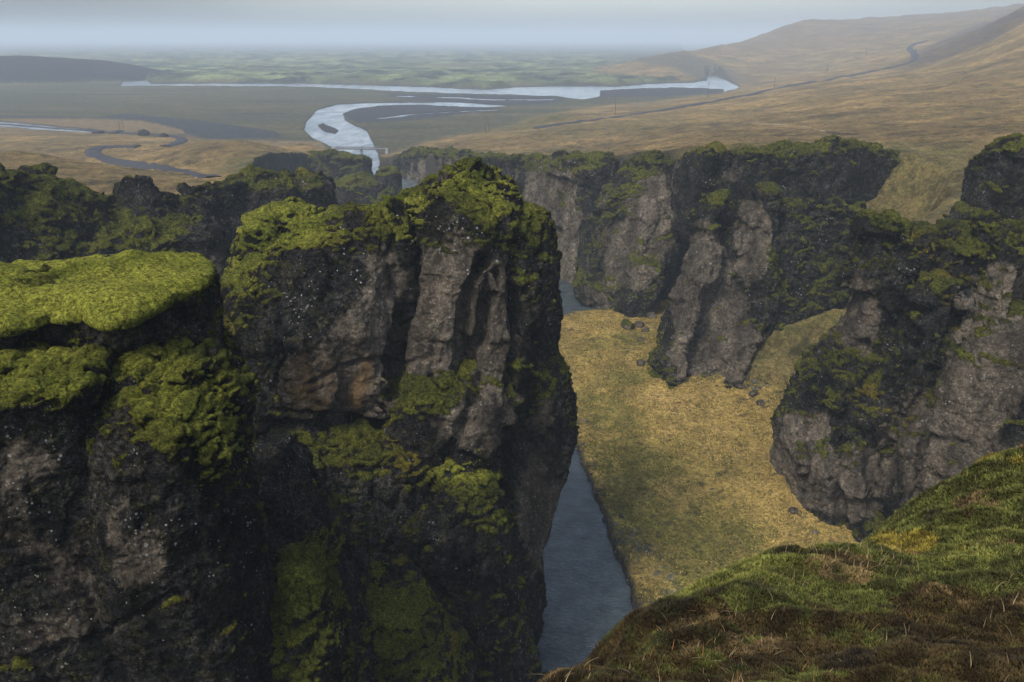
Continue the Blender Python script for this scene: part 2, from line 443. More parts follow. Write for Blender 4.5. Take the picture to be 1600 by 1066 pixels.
    keep = np.ones(nf, bool); fl_ = lab[f4[:, 0]]; sels = []
    for b_ in big:
        sel = fm & (fl_ == b_); sels.append(sel); keep &= ~sel
    if keep.sum() < .1*nf: keep[:] = True; sels = []
    r_ = sub(keep, name, None)
    for sel in sels: sub(sel, 'moss_cover', r_)
    tag(r_, label, cat, group)
    if kind: tag(r_, kind=kind)
    log(name, nv)
    return r_

# ================================================================== TERRAIN
# control points of the upland surface: (px, py, distance) seen, or (px, None, distance, z) hidden
CT = [
 # left uplands
 (-400, None, 60, 72), (-400, None, 200, 70), (-100, None, 120, 72), (-300, None, 420, 55), (-300, None, 650, 16), (-300, None, 1000, -4),
 (0, None, 200, 62), (0, None, 260, 52), (0, 238, 400), (0, None, 560, 14), (0, 222, 740), (0, None, 960, 0),
 (80, 243, 400), (150, None, 230, 50), (150, 256, 370), (150, None, 500, 17), (150, 238, 650), (150, 222, 760), (150, None, 900, 3),
 (240, 275, 330), (250, 262, 480), (250, 232, 660), (250, 226, 740), (300, None, 260, 50), (300, 296, 300), (300, None, 900, 1),
 (330, 272, 440), (340, 224, 640), (400, 222, 600), (400, None, 700, 6), (400, 255, 430), (430, 262, 290), (470, 222, 680), (500, 232, 700),
 (500, None, 780, -2), (500, 262, 380), (560, 250, 600), (480, 240, 600), (520, 262, 480),
 # right uplands
 (640, 239, 620), (640, None, 760, 4), (700, 222, 720), (720, 240, 560), (750, 212, 850), (720, None, 1000, -3), (800, None, 1050, 0), (820, 256, 400),
 (800, 216, 700), (850, 200, 820), (850, 182, 1050), (850, None, 1350, -8), (900, 236, 520), (950, 178, 1060), (950, 165, 1300), (950, None, 1500, -6),
 (940, 250, 360), (1000, 225, 450), (1000, 200, 700), (1030, 162, 1300), (1030, None, 1600, -8), (1060, 240, 330), (1100, 150, 1450), (1100, None, 1750, -8),
 (1150, 212, 430), (1150, 180, 750), (1160, 145, 1500), (1170, 120, 2100), (1200, 150, 1100), (1200, 232, 300), (1200, 200, 520), (1230, 128, 1700),
 (1250, 110, 2300), (1300, 222, 340), (1300, 170, 650), (1300, 130, 1300), (1330, 105, 2000), (1400, 238, 300), (1400, 200, 420), (1420, 150, 700), (1420, 118, 1150),
 (1420, 95, 1800), (1450, 72, 2300), (1540, 240, 290), (1520, 195, 380), (1520, 150, 620), (1520, 110, 1000), (1500, 88, 1400), (1440, 90, 1700),
 (1500, 62, 1800), (1600, 215, 310), (1600, 180, 420), (1600, 120, 760), (1600, 72, 1100), (1600, 14, 1700), (1560, 34, 1750), (1800, -60, 1700), (1800, 100, 700),
 (1800, 200, 330), (1500, 347, 202), (1620, 352, 196), (1450, 322, 240), (1400, 335, 235), (1750, None, 180, 58), (1400, None, 150, 60), (2100, 100, 500), (2100, -80, 1500), (1700, None, 2400, 190), (1550, None, 2300, 130),
 # far spur of hills
 (1000, 92, 2700), (1000, None, 3200, 0), (1060, 84, 2900), (1120, 74, 3300), (1150, 100, 2500), (1180, 66, 3300), (1240, 37, 3600), (1300, 33, 3800), (1380, 29, 4000), (1500, 24, 4300),
 (1300, 62, 3000), (1380, 58, 2900), (1240, 75, 2900), (1330, 85, 2500), (1240, None, 4600, 90), (1400, None, 5200, 120), (1700, 0, 4500), (2000, -40, 4500),
 (1120, None, 4200, 20), (1050, None, 3500, 0), (900, None, 2800, -14), (900, None, 1900, -12),
 # plain
 (-300, None, 2000, -15), (0, None, 1500, -12), (300, None, 1500, -15), (600, None, 1500, -16), (800, None, 1700, -14), (0, None, 4000, -15), (500, None, 4000, -15), (800, None, 4000, -15),
 (300, None, 1050, -8), (600, None, 1000, -9), (560, None, 800, -6), (1100, None, 1950, -10), (1000, None, 2000, -12), (1000, None, 6000, -10), (0, None, 9000, -15), (1500, None, 9000, 40),
 (500, None, 30000, -10), (1500, None, 30000, 10), (-500, None, 30000, -10),
]
def tl(x, y): return np.stack([np.arctan2(x, y)*3.0, np.log(np.maximum(y, 1.0))], -1)
_p = []; _z = []
for c_ in CT:
    q = PZ(c_[0], c_[2], c_[3]) if c_[1] is None else P(*c_[:3])
    _p.append(tl(np.array(q[0]), np.array(q[1]))); _z.append(q[2])
UP = TPS(_p, _z, 2e-4)

# outline of the canyon floor and river bed (foot of the walls), on the ground
g = G
CAN = [g(592, 262), g(640, 275), g(655, 286), (-34, 540), (-16, 480), (12, 410), (30, 385), (50, 368), (66, 345), (70, 313),
       (84, 302), (100, 292), (112, 272), (92, 262), (66, 240), (63, 226), (69, 219), (77, 213), (90, 204), (104, 197), (104, 175), (92, 150), (85, 60), (60, -60), (-300, -60), (-300, 120), (-150, 150), (-120, 205),
       (-82, 250), (-80, 290), (-125, 400), (-146, 480), (-146, 560), (-138, 600), (-112, 608), g(565, 266), g(548, 250)]
GRASS = [g(1010, 990), g(996, 960), g(985, 920), g(962, 862), g(940, 800), g(922, 750), g(905, 712), g(884, 668), g(850, 590), g(838, 540), g(850, 505),
         g(900, 492), g(950, 489), g(1060, 470), (140, 330), (190, 200), (140, 20), (20, 20), (22, 70), g(1030, 1030)]
GULLY = [(72, 217), (108, 240), (122, 256)]
BOWL = [(140, 276), (152, 300)]          # a grassy gully climbs from here
# plain: outlines traced where they meet the level plain (pixel columns / rows at z = 0)
RIV1 = [(548, 250), (530, 236), (505, 224), (489, 216), (475, 203), (480, 190), (497, 172), (525, 165), (570, 161.5), (640, 160.5), (720, 161), (795, 166), (760, 168.5),
        (700, 166), (640, 163.5), (590, 166), (556, 170), (536, 178), (538, 188), (556, 198), (574, 206), (579, 218), (584, 228), (590, 240), (596, 262), (566, 262)]
BAR1 = [(494, 196), (505, 193), (530, 204), (524, 210), (508, 207)]
RIV2 = [(188, 134), (196, 126), (226, 125.5), (236, 131.5), (330, 131.5), (470, 131), (620, 135), (760, 141), (800, 137.5), (880, 135), (960, 136), (1020, 131.5), (1085, 129.5), (1104, 126),
        (1100, 117), (1112, 117), (1128, 122), (1156, 137), (1130, 144), (1132, 139.5), (1060, 137), (985, 138.5), (938, 142), (936, 151), (910, 156), (872, 151), (800, 148), (740, 147), (620, 142.5), (480, 135.5), (330, 134.5), (240, 134.5)]
SANDS = [[(540, 186), (534, 178), (556, 170), (590, 166), (640, 163), (700, 166), (770, 170), (740, 177), (690, 184), (640, 190), (590, 193), (556, 193)],
         [(600, 148), (740, 149), (872, 152), (884, 158), (852, 164), (790, 166), (700, 160), (640, 158)],
         [(-20, 181), (150, 184), (200, 179), (290, 188), (330, 192), (430, 207), (446, 217), (290, 219), (236, 214), (290, 211), (285, 203), (220, 189), (140, 185), (-20, 185)],
         [(935, 142), (985, 138), (1060, 137), (1133, 139.5), (1131, 146), (1040, 152), (940, 153)], BAR1,
         [(100, 206), (150, 208), (220, 208), (290, 213), (290, 220), (250, 219), (170, 213)]]
BRAIDS = [([(620, 151), (680, 152), (760, 156), (840, 157), (880, 155)], .5), ([(590, 186), (640, 180), (700, 176), (780, 172)], .4)]
RIV3 = [(-20, 189), (60, 196), (130, 203), (152, 207), (140, 209), (60, 203), (-20, 197)]

def canyon_z(x, y, z):
    """cuts the canyon into the upland height z"""
    P3 = np.c_[x, y, np.zeros_like(x)]
    s_ = sdf(x, y, CAN) + 2.5*N(P3, 22)+1.2*N(P3, 7, 1, 3)
    gd = seg_dist(x, y, GULLY); kk = 7.0-6.4*(1-sst(gd, 12, 30))
    kk = np.minimum(kk, 7.0-5.5*(1-sst(seg_dist(x, y, BOWL), 12, 60)))
    rc = np.hypot(x-68, y-320); kk = np.minimum(kk, 7.0-6.1*(1-sst(rc, 16, 40)))
    gi = sdf(x, y, GRASS)+1.0*N(P3, 6, 1, 8)+.5*N(P3, 2, 1, 8)
    fl = -1.6+3.5*sst(-gi, -1.5, 1.0)+1.4*sst(-gi, 2, 40)+.35*N(P3, 14, 1, 4)+.16*N(P3, 3.5, 1, 14)
    fl = np.where(gi > 2, -1.6, fl)
    talus = 5.0*np.exp(-np.maximum(-s_, 0)/7.0)*(gi < -4)
    s_w = s_+0
    fl = fl+sst(s_, 1, 8)*(1.5*N(P3, 9, 1, 71)+1.0*N(P3, 4.2, 1, 72)+.5*N(P3, 2.0, 1, 73))*(.4+.6*(kk < 4))
    zc = fl+np.where(s_ < 0, talus*.7, talus*.7+s_*kk)
    h = 4.0; t = np.clip(.5+.5*(z-zc)/h, 0, 1)
    return z*(1-t)+zc*t-h*t*(1-t)*.5*(s_ > 0), s_, gi

def terrain(x, y, full=False):
    z = UP(tl(x, y)); P3 = np.c_[x, y, np.zeros_like(x)]
    up0 = z.copy()
    px, py = proj(x, y, np.zeros_like(x))          # where this spot of the level plain lies on the survey
    hill = sst(z, 1.5, 14)
    sc_ = np.clip(y/350, .6, 4)
    # hummocks and gullies of the upland
    hum = 0
    hum = hum + 1.1*np.clip(1-np.abs(N(P3, 34, 1, 2))*3, 0, 1)*N(P3, 90, 1, 5)*2.0
    hum = hum + 1.6*N(P3, 46, 1, 22)*sst(y, 150, 500)+ .75*N(P3, 15, 1, 31)+.55*N(P3*np.array([1, .6, 1]), 5.0, 1, 41)+.3*N(P3, 2.6, 1, 43)*(y < 520)
    hum = hum+4.5*(fbm(P3*np.array([1, .55, 1]), 120, 3, 1, 61, True)-.5)*sst(y, 380, 800)
    hum = hum + (11*fbm(P3, 260, 3, 1, 6, True)-2.5)*sst(y, 900, 2200)*sst(z, 20, 60)
    z = z+hum*hill
    pl = 1.2+.35*N(P3, 60, 1, 1)+.25*N(P3, 14, 1, 4)
    # moss covered lava beyond the far river
    lav = sst(-sdf(px, py, [(-900, 60), (-900, 124), (190, 124.5), (226, 124.5), (236, 131), (330, 130.5), (620, 134), (760, 140.5), (800, 136), (960, 135.5), (1050, 129.5), (1074, 125), (1084, 112), (1060, 60)])+.8*N(P3, 90, 1, 9), .2, 2.2)
    bump = fbm(P3, 130, 4, 1, 3)*14+np.clip(1-np.abs(N(P3, 70, 1, 8))*3, 0, 1)*5
    pl = pl+lav*(9+bump+10*sst(y, 2600, 5000))
    # low far ridges in the haze and the dark hill on the left
    th = np.arctan2(x, y)
    hx, hy = G(40, 131); dh = np.hypot((x-hx+190)/430, (y-hy-260)/330)
    hz = 56*np.clip(1-dh**2, 0, 1)**.7+6*fbm(P3, 120, 3)*sst(1.1-dh, 0, .3)
    dark = sst(hz, 1.5, 6)
    t = sst(z, -1, 3.5)
    z2 = np.maximum(pl, pl*(1-t)+z*t)
    z2 = np.maximum(z2, np.where(dh < 1.05, hz+1, -9))
    # river beds
    nz_ = 1.1*N(P3, 55, 1, 55)+.7*N(P3, 18, 1, 56)+.4*N(P3, 7, 1, 57)
    wet = np.full(x.shape, 9.0)
    m = (y > 500) & (y < 3600) & (z2 < 30) & (dark < .5)
    for rp in (RIV1, RIV2, RIV3):
        e = sdf(px[m], py[m], rp)+nz_[m]
        if rp is RIV1:
            b_ = sdf(px[m], py[m], BAR1)+nz_[m]; e = np.maximum(e, -b_)
        wet[m] = np.minimum(wet[m], e)
    for bp_, bw_ in BRAIDS:
        e = seg_dist(px[m], py[m]*1.0, bp_)-bw_+1.3*nz_[m]; wet[m] = np.minimum(wet[m], e+1.2*np.clip(N(P3[m], 70, 1, 93), -.2, 1))
    bed = sst(-wet, -.9, .3)
    z2 = z2*(1-bed)+(-1.2)*bed
    zc, s_, gi = canyon_z(x, y, z2)
    near = (y < 690)
    z3 = np.where(near, zc, z2)
    if not full: return z3
    return z3, dict(lav=lav, dark=dark, wet=wet, px0=px, py0=py, s=s_, gi=gi, hill=t, up=up0, near=near)

def mixc(c, w, col): return c*(1-w[:, None])+np.asarray(col)*w[:, None]
def build_ground():
    th = np.linspace(R(-44), R(44), 1150)
    r = np.unique(np.concatenate([np.geomspace(30, 105, 60), np.geomspace(105, 340, 560), np.geomspace(340, 900, 330), np.geomspace(900, 3500, 330), np.geomspace(3500, 60000, 90)]))
    Rr, Th = np.meshgrid(r, th, indexing='ij')
    y = (Rr*np.cos(Th)**.0).ravel(); y = np.maximum(y, 1); x = (Rr*np.tan(Th)).ravel()
    z, a = terrain(x, y, True)
    log('terrain heights', len(x))
    P3 = np.c_[x, y, z]; Z = z.reshape(Rr.shape)
    px, py = proj(x, y, z)
    # slope
    X = x.reshape(Rr.shape); Y = y.reshape(Rr.shape)
    dzr = np.gradient(Z, axis=0)/np.maximum(np.gradient(Y, axis=0), 1e-3)
    dzt = np.gradient(Z, axis=1)/np.maximum(np.abs(np.gradient(X, axis=1)), 1e-3)
    slope = np.hypot(dzr, dzt).ravel()
    n1 = fbm(P3, 60, 4); n2 = fbm(P3, 14, 4, 1, 11); n3 = N(P3, 3.0, 1, 4); n4 = fbm(P3, 400, 3, 1, 77)
    gold = np.array([.150, .104, .038]); gold2 = np.array([.255, .170, .062]); olive = np.array([.062, .056, .020]); brown = np.array([.060, .040, .020])
    col = np.tile(gold, (len(x), 1))
    col = mixc(col, sst(n1+.4*n2, -.1, .35), gold2)
    col = mixc(col, sst(n2-.3*n1, .05, .45)*.65, olive)
    col = mixc(col, sst(-n1+.6*n2, .15, .5)*.55, brown)
    col = mixc(col, sst(n3+.8*n2, .1, .7)*.6*(y < 700), (.040, .030, .014))
    col = mixc(col, sst(slope, .30, .8)*sst(n2+n3*.4, -.4, .2)*.75*(y < 1000), (.050, .045, .018))
    # greener ground near the rims and on the lower right flats
    col = mixc(col, blobs(px, py, [(760, 185, 170, 26, .8), (900, 262, 130, 22, .8), (430, 262, 110, 22, .8), (880, 240, 80, 12, .6), (1000, 195, 200, 12, .35, -8), (560, 215, 60, 12, .5)]).clip(0, 1)*sst(n2, -.5, .2), (.062, .066, .020))
    col = mixc(col, (1-sst(seg_dist(px, py, [(1290, 206), (1312, 209), (1340, 209.5)])+1.0*n3, .8, 2.6))*.9, (.018, .014, .010))
    col = mixc(col, (1-sst(seg_dist(px, py, [(1175, 193), (1225, 195), (1262, 199), (1290, 206)])+.6*n3, .4, 1.4))*.6, (.30, .22, .12))
    col = mixc(col, blobs(px, py, [(1250, 212, 230, 16, .55, 0), (960, 232, 160, 12, .5), (1500, 205, 140, 16, .5), (1545, 142, 40, 4, .8)]).clip(0, 1)*sst(n2+.4*n3, -.35, .3), (.070, .048, .022))
    # plain
    pl = (1-a['hill'])*(~(a['near'] & (a['s'] < 40)))
    pg = np.tile(np.array([.062, .060, .030]), (len(x), 1)); pg = mixc(pg, sst(n1, -.1, .3), (.085, .072, .035)); pg = mixc(pg, sst(n4, .0, .3)*.6, (.052, .058, .036))
    pg = mixc(pg, sst(n1-n2, .1, .4)*.5, (.045, .046, .026)); pst = fbm(P3*np.array([.35, 1.6, 1]), 90, 4, 1, 301); pg = mixc(pg, sst(pst, .05, .35)*.7, (.115, .098, .050)); pg = mixc(pg, sst(-pst, .12, .4)*.7, (.034, .038, .024))
    col = col*(1-pl[:, None])+pg*pl[:, None]
    pg = (.16, .112, .055)
    q = sst(-sdf(a['px0'], a['py0'], [(-60, 186), (140, 187), (220, 190), (285, 204), (290, 211), (236, 214), (290, 220), (500, 222), (520, 245), (-60, 300)]), -1, 2)*pl
    col = mixc(col, q*.9, pg)
    m = pl > .01
    for sp in SANDS:
        e = np.full(x.shape, 9.0); e[m] = sdf(a['px0'][m], a['py0'][m], sp)+.6*N(P3[m], 50, 1, 5)+.4*N(P3[m], 16, 1, 5)
        col = mixc(col, sst(-e, -.7, .5)*pl, (.036, .038, .042))
    col = mixc(col, sst(-a['wet'], -1.6, -.7)*.85*(y > 500), (.034, .034, .034))
    lv = np.tile(np.array([.068, .084, .042]), (len(x), 1)); l1 = fbm(P3, 120, 5, 1, 8); l2 = fbm(P3, 40, 3, 1, 18)
    lv = mixc(lv, sst(l1, -.05, .3), (.180, .205, .085)); lv = mixc(lv, sst(-l1+.6*l2, .02, .3)*.95, (.012, .018, .013)); lv = mixc(lv, sst(n4, .15, .4)*.6, (.13, .11, .06))
    lv = mixc(lv, sst(y+900*n4, 4200, 7000), (.10, .11, .11)); w = a['lav']*(1-a['hill']); col = col*(1-w[:, None])+lv*w[:, None]  # haze painted in: distant lava fades to a pale colour towards the horizon
    col = mixc(col, a['dark'], (.014, .015, .017))
    # bluff above the far river bend and dark flank of the right hill
    bl = blobs(px, py, [(1090, 106, 70, 20, 1.1, 24), (1020, 92, 90, 10, 1.0, 6), (1150, 118, 50, 10, .6, 20)]).clip(0, 1)*sst(n1, -.7, .1)
    col = mixc(col, bl*.8*(y > 1700), (.055, .055, .042))
    bl = blobs(px, py, [(1500, 66, 100, 17, 1.5, -24), (1562, 42, 70, 14, 1.4, -28)]).clip(0, 1)
    col = mixc(col, bl*(y > 1150)*sst(n1, -.6, .2)*.85, (.055, .042, .038))
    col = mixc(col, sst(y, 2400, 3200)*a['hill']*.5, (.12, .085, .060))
    # canyon floor
    fl = a['near']*(1-sst(a['s'], -1, 3))
    fc = np.tile(np.array([.27, .190, .052]), (len(x), 1))
    f1 = fbm(P3, 22, 4, 1, 91); f2 = fbm(P3, 5, 3, 1, 92); f3 = N(P3, 1.4, 1, 7)
    gx, gy = a['px0'], a['py0']
    zone = blobs(gx, gy, [(1090, 850, 170, 120, 1.0, 40), (960, 760, 50, 120, .7, -20), (1000, 560, 90, 60, .5), (940, 620, 60, 60, .5), (1120, 690, 120, 40, -.5), (1060, 640, 90, 22, -.7), (1230, 790, 60, 60, -.5), (960, 720, 40, 40, -.3), (1240, 590, 90, 40, .3)])
    fc = mixc(fc, sst(f1*2.0+f2*1.1+zone, -.1, 1.5)*.85, (.135, .120, .024))
    fc = mixc(fc, sst(f2-f1*.5-.3*zone, .1, .5)*.6, (.38, .25, .085))
    fc = mixc(fc, sst(f3+f2, .35, .7)*.7, (.05, .045, .016))
    mo = sst(N(P3, 3.0, 1, 66)+.5*f2, .45, .62); fc = mixc(fc, mo*.55, (.055, .042, .014))
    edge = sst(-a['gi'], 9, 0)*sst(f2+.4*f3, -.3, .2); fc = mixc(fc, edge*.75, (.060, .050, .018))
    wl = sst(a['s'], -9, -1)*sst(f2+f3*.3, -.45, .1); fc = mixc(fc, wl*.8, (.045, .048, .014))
    gr = (1-sst(seg_dist(gx, gy, [(952, 800), (985, 850), (1030, 900), (1050, 940)]), 4, 22))*sst(f2+f3*.5, -.2, .3); fc = mixc(fc, gr*.8, (.085, .085, .085))
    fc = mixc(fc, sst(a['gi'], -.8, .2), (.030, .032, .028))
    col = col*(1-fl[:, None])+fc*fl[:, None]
    # steep ground: moss over dark earth; gully and recess stay grassy
    gd = np.minimum(seg_dist(x, y, GULLY), seg_dist(x, y, BOWL)); rc = np.hypot(x-68, y-320); soft = np.maximum(1-sst(gd, 16, 36), 1-sst(rc, 18, 42))
    st = a['near']*sst(slope, 1.1, 2.2)*(1-soft)*(a['s'] > -2)
    col = mixc(col, st, (.035, .033, .024))
    sg = soft*sst(a['s'], -3, 2)*(1-sst(a['s'], 40, 90)); gc = np.tile(np.array([.125, .098, .034]), (len(x), 1)); gc = mixc(gc, sst(f2+.5*f3, -.1, .4)*.8, (.045, .046, .014)); gc = mixc(gc, sst(f1, .1, .4)*.6, (.075, .085, .018))
    col = col*(1-sg[:, None])+gc*sg[:, None]
    m = Mat('ground_cover')
    c = m.attr('tint', 'Color')
    cd = m.t.nodes.new('ShaderNodeCameraData')
    nf = m.noise(.9, 7, .78); nm = m.noise(.12, 7, .75, m.coord((1, .7, 1))); ng = m.noise(4.0, 3, .7)
    f = m.math('MULTIPLY', m.rng(nf, .3, .7, .45, 1.5), m.rng(nm, .3, .7, .60, 1.40)); f = m.math('MULTIPLY', f, m.rng(ng, .3, .7, .55, 1.45))  # colour follows the bump noise, painting relief shade into the hollows
    f = m.math('POWER', f, 1.5)
    vm = m.t.nodes.new('ShaderNodeVectorMath'); vm.operation = 'SCALE'; m.l(c, vm.inputs[0]); m.l(f, vm.inputs['Scale'])
    b = m.bump(nm, 2.2, .8); b = m.bump(nf, .55, 1.0, b); b = m.bump(ng, .16, .8, b)
    mt = m.fin(vm.outputs[0], 1.0, b)
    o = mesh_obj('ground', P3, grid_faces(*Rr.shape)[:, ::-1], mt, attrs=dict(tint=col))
    tag(o, kind='structure'); log('ground')
build_ground()

def ground_pt(px, py, d0=130, d1=5000):
    a, b, c = ray(px, py)
    for n_ in (90, 24, 24):
        d = np.geomspace(d0, d1, n_); x = a*d/b; zr = CAM_Z+c*d/b; z = terrain(x, d); k = int(np.argmax(z >= zr)); r = k, d
        d0, d1 = d[max(k-1, 0)], d[k]+1e-3
    return np.array([x[k], d[k], z[k]])

# water: one level sheet under the plain and one in the canyon
def build_water():
    m = Mat('river_water')
    n1 = m.noise(.9, 5, .65, m.coord((1, 1.6, 1)), 1.0); n2 = m.noise(.22, 5, .6, m.coord((1, 1, 1))); n3 = m.noise(3.5, 3, .6)
    b = m.bump(n2, .35, .6); b = m.bump(n1, .45, 1.0, b); b = m.bump(n3, .05, .8, b)
    gx_ = m.t.nodes.new('ShaderNodeSeparateXYZ'); m.l(m.tc.outputs['Object'], gx_.inputs[0])
    silt_sheen = m.rng(gx_.outputs[1], 520, 760)  # far river paled: sky reflection put into the colour along with milky silt
    bed = m.mix(m.rng(n2, .35, .65), (.018, .030, .034), (.055, .072, .076)); cur = m.noise(.035, 6, .7, m.coord((1, .35, 1)), 1.5); bed = m.mix(silt_sheen, bed, m.mix(m.rng(cur, .38, .62), (.09, .115, .135), (.34, .37, .39))); bed = m.mix(m.rng(n3, .55, .75, 0, .7), bed, (.09, .10, .10))
    m.b.inputs['Specular IOR Level'].default_value = .75
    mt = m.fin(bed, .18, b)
    v = []; f = []
    r = np.geomspace(60, 5200, 60); th = np.linspace(R(-44), R(44), 60); Rr, Th = np.meshgrid(r, th, indexing='ij')
    V = np.c_[(Rr*np.tan(Th)).ravel(), Rr.ravel(), np.zeros(Rr.size)]
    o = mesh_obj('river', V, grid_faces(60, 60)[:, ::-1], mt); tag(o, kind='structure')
build_water()

# loose stones under the walls and along the bank, and the rough grass of the meadow
def build_scree():
    import bmesh
    bm = bmesh.new(); bmesh.ops.create_icosphere(bm, subdivisions=1, radius=1); v0 = np.array([p_.co[:] for p_ in bm.verts]); f0 = np.array([[q.index for q in fc.verts] for fc in bm.faces]); bm.free()
    rs = np.random.RandomState(11); n = 60000
    x = rs.uniform(-10, 110, n); y = rs.uniform(105, 340, n); s_ = sdf(x, y, CAN); gi = sdf(x, y, GRASS)
    P3 = np.c_[x, y, np.zeros(n)]; cl = N(P3, 9, 1, 5)+.6*N(P3, 3, 1, 6)
    w = np.exp(-np.abs(s_+2)/2.2)*(cl > -.1)*1.1+np.exp(-np.abs(gi+.3)/.9)*(cl > -.25)*.9+.004*(gi < -1)
    w += .5*(np.hypot(x-42, y-200) < 0)
    ok = (rs.rand(n) < w) & (s_ < 5); x, y = x[ok], y[ok]; n = len(x); z = terrain(x, y); r = .10+.55*rs.rand(n)**4+.12*rs.rand(n)
    sc3 = rs.uniform(.6, 1.3, (n, 1, 3))*np.array([1, 1, .7]); ang = rs.rand(n)*6.28; ca, sa = np.cos(ang), np.sin(ang)
    V = v0[None]*(1+rs.uniform(-.25, .25, (n, len(v0), 1)))*sc3*r[:, None, None]
    V = np.stack([V[..., 0]*ca[:, None]-V[..., 1]*sa[:, None], V[..., 0]*sa[:, None]+V[..., 1]*ca[:, None], V[..., 2]], -1)+np.stack([x, y, z+.1*r], -1)[:, None]
    F = f0[None]+(np.arange(n)*len(v0))[:, None, None]
    c = np.array([.045, .043, .040])*rs.uniform(.4, 2.2, (n, 1)); c = np.repeat(c, len(v0), 0)
    m = Mat('scree_stone'); o = mesh_obj('scree', V.reshape(-1, 3), F.reshape(-1, 3), m.fin(m.attr('tint', 'Color'), .95), smooth=False, attrs=dict(tint=c)); tag(o, kind='stuff')
    n = 150000; x = rs.uniform(-5, 105, n); y = 105+205*rs.rand(n)**1.3; s_ = sdf(x, y, CAN); gi = sdf(x, y, GRASS); P3 = np.c_[x, y, np.zeros(n)]
    cl = N(P3, 4, 1, 15)+.7*N(P3, 14, 1, 16); ok = (gi < -.4) & (s_ < 1) & (rs.rand(n) < sst(cl, -.5, .6)); x, y = x[ok], y[ok]; n = len(x); z = terrain(x, y); P3 = np.c_[x, y, z]
    V = []; h = rs.uniform(.12, .42, n)
    for k in range(3):
        a = rs.rand(n)*6.28; d = np.c_[np.cos(a), np.sin(a), np.zeros(n)]; q = np.c_[-np.sin(a), np.cos(a), np.zeros(n)]*(.10+.10*rs.rand(n))[:, None]
        V.append(np.stack([P3-q-[0, 0, .05], P3+q-[0, 0, .05], P3+d*(h*.8)[:, None]+np.array([0, 0, 1])*h[:, None]], 1))
    V = np.concatenate(V); c = np.array([.30, .220, .070])*rs.uniform(.4, 1.4, (n, 1)); q_ = proj(x, y, np.zeros(n)); gr = rs.rand(n) < .22+.75*sst(fbm(P3, 22, 4, 1, 91)*2+blobs(q_[0], q_[1], [(1090, 850, 170, 120, .8, 40), (960, 760, 60, 130, .7, -20), (1000, 560, 90, 60, .4), (1120, 690, 120, 40, -.5), (1060, 640, 90, 22, -.6), (1230, 790, 60, 60, -.5)]), -.2, 1.2); c[gr] = np.array([.10, .10, .022])*rs.uniform(.6, 1.5, (gr.sum(), 1)); c = np.tile(np.repeat(c, 3, 0), (3, 1))
    m = Mat('meadow_tufts'); o = mesh_obj('meadow_grass', V.reshape(-1, 3), np.arange(len(V)*3).reshape(-1, 3), m.fin(m.attr('tint', 'Color'), .95), smooth=False, attrs=dict(tint=c)); tag(o, 'rough tan and olive grass tufts over the canyon meadow', 'grass', kind='stuff')
    log('scree', n)
build_scree()

# ================================================================== ROCK
RM = rock_mat('dark_mossy_rock_far', 1.6)
RN = rock_mat('dark_mossy_rock', 1.0)
RC = rock_mat('dark_mossy_rock_near', .55)

# --- the great crag in the middle
E = [
 loft([(326, 425, 500, 125, 133), (342, 382, 540, 122, 136), (400, 368, 560, 120, 136), (450, 352, 560, 118, 136), (480, 342, 560, 116, 136), (700, 342, 560, 116, 136)]),
 loft([(328, 520, 612, 117, 130), (352, 458, 636, 111, 132), (390, 410, 644, 107, 134), (430, 378, 646, 104, 136), (470, 345, 646, 102, 136), (560, 338, 644, 101, 136), (640, 345, 612, 102, 136), (700, 350, 600, 104, 136), (900, 350, 640, 100, 136)]),
 loft([(260, 724, 750, 121, 127), (288, 672, 798, 117, 132), (330, 600, 826, 112, 134), (420, 600, 850, 108, 136), (560, 600, 850, 106, 136), (600, 600, 850, 109, 136), (900, 600, 840, 106, 136)]),
 loft([(322, 800, 835, 122, 130), (345, 790, 866, 118, 134), (400, 780, 873, 116, 136), (470, 775, 868, 115, 136), (535, 780, 856, 116, 136), (560, 770, 872, 114, 136), (610, 765, 890, 113, 136), (660, 760, 893, 113, 136), (700, 750, 886, 113, 136), (780, 740, 868, 112, 136), (850, 720, 850, 111, 134), (1000, 700, 842, 109, 132)], e=.7),
 loft([(585, 610, 800, 101, 118), (600, 596, 806, 99, 120), (680, 590, 800, 98, 120), (760, 590, 770, 98, 120), (1000, 600, 800, 97, 120)]),
 loft([(664, 360, 600, 98, 112), (680, 350, 640, 95, 116), (740, 350, 660, 93, 118), (1000, 420, 700, 92, 118)]),
 loft([(688, 605, 655, 98, 106), (704, 590, 680, 95, 110), (780, 560, 700, 93, 112), (1000, 600, 720, 92, 112)]),
 loft([(728, 690, 765, 96, 106), (748, 676, 786, 92, 110), (800, 600, 798, 89, 112), (880, 540, 806, 87, 112), (960, 560, 828, 86, 112), (1060, 600, 842, 85, 112)], flare=1.0),
]
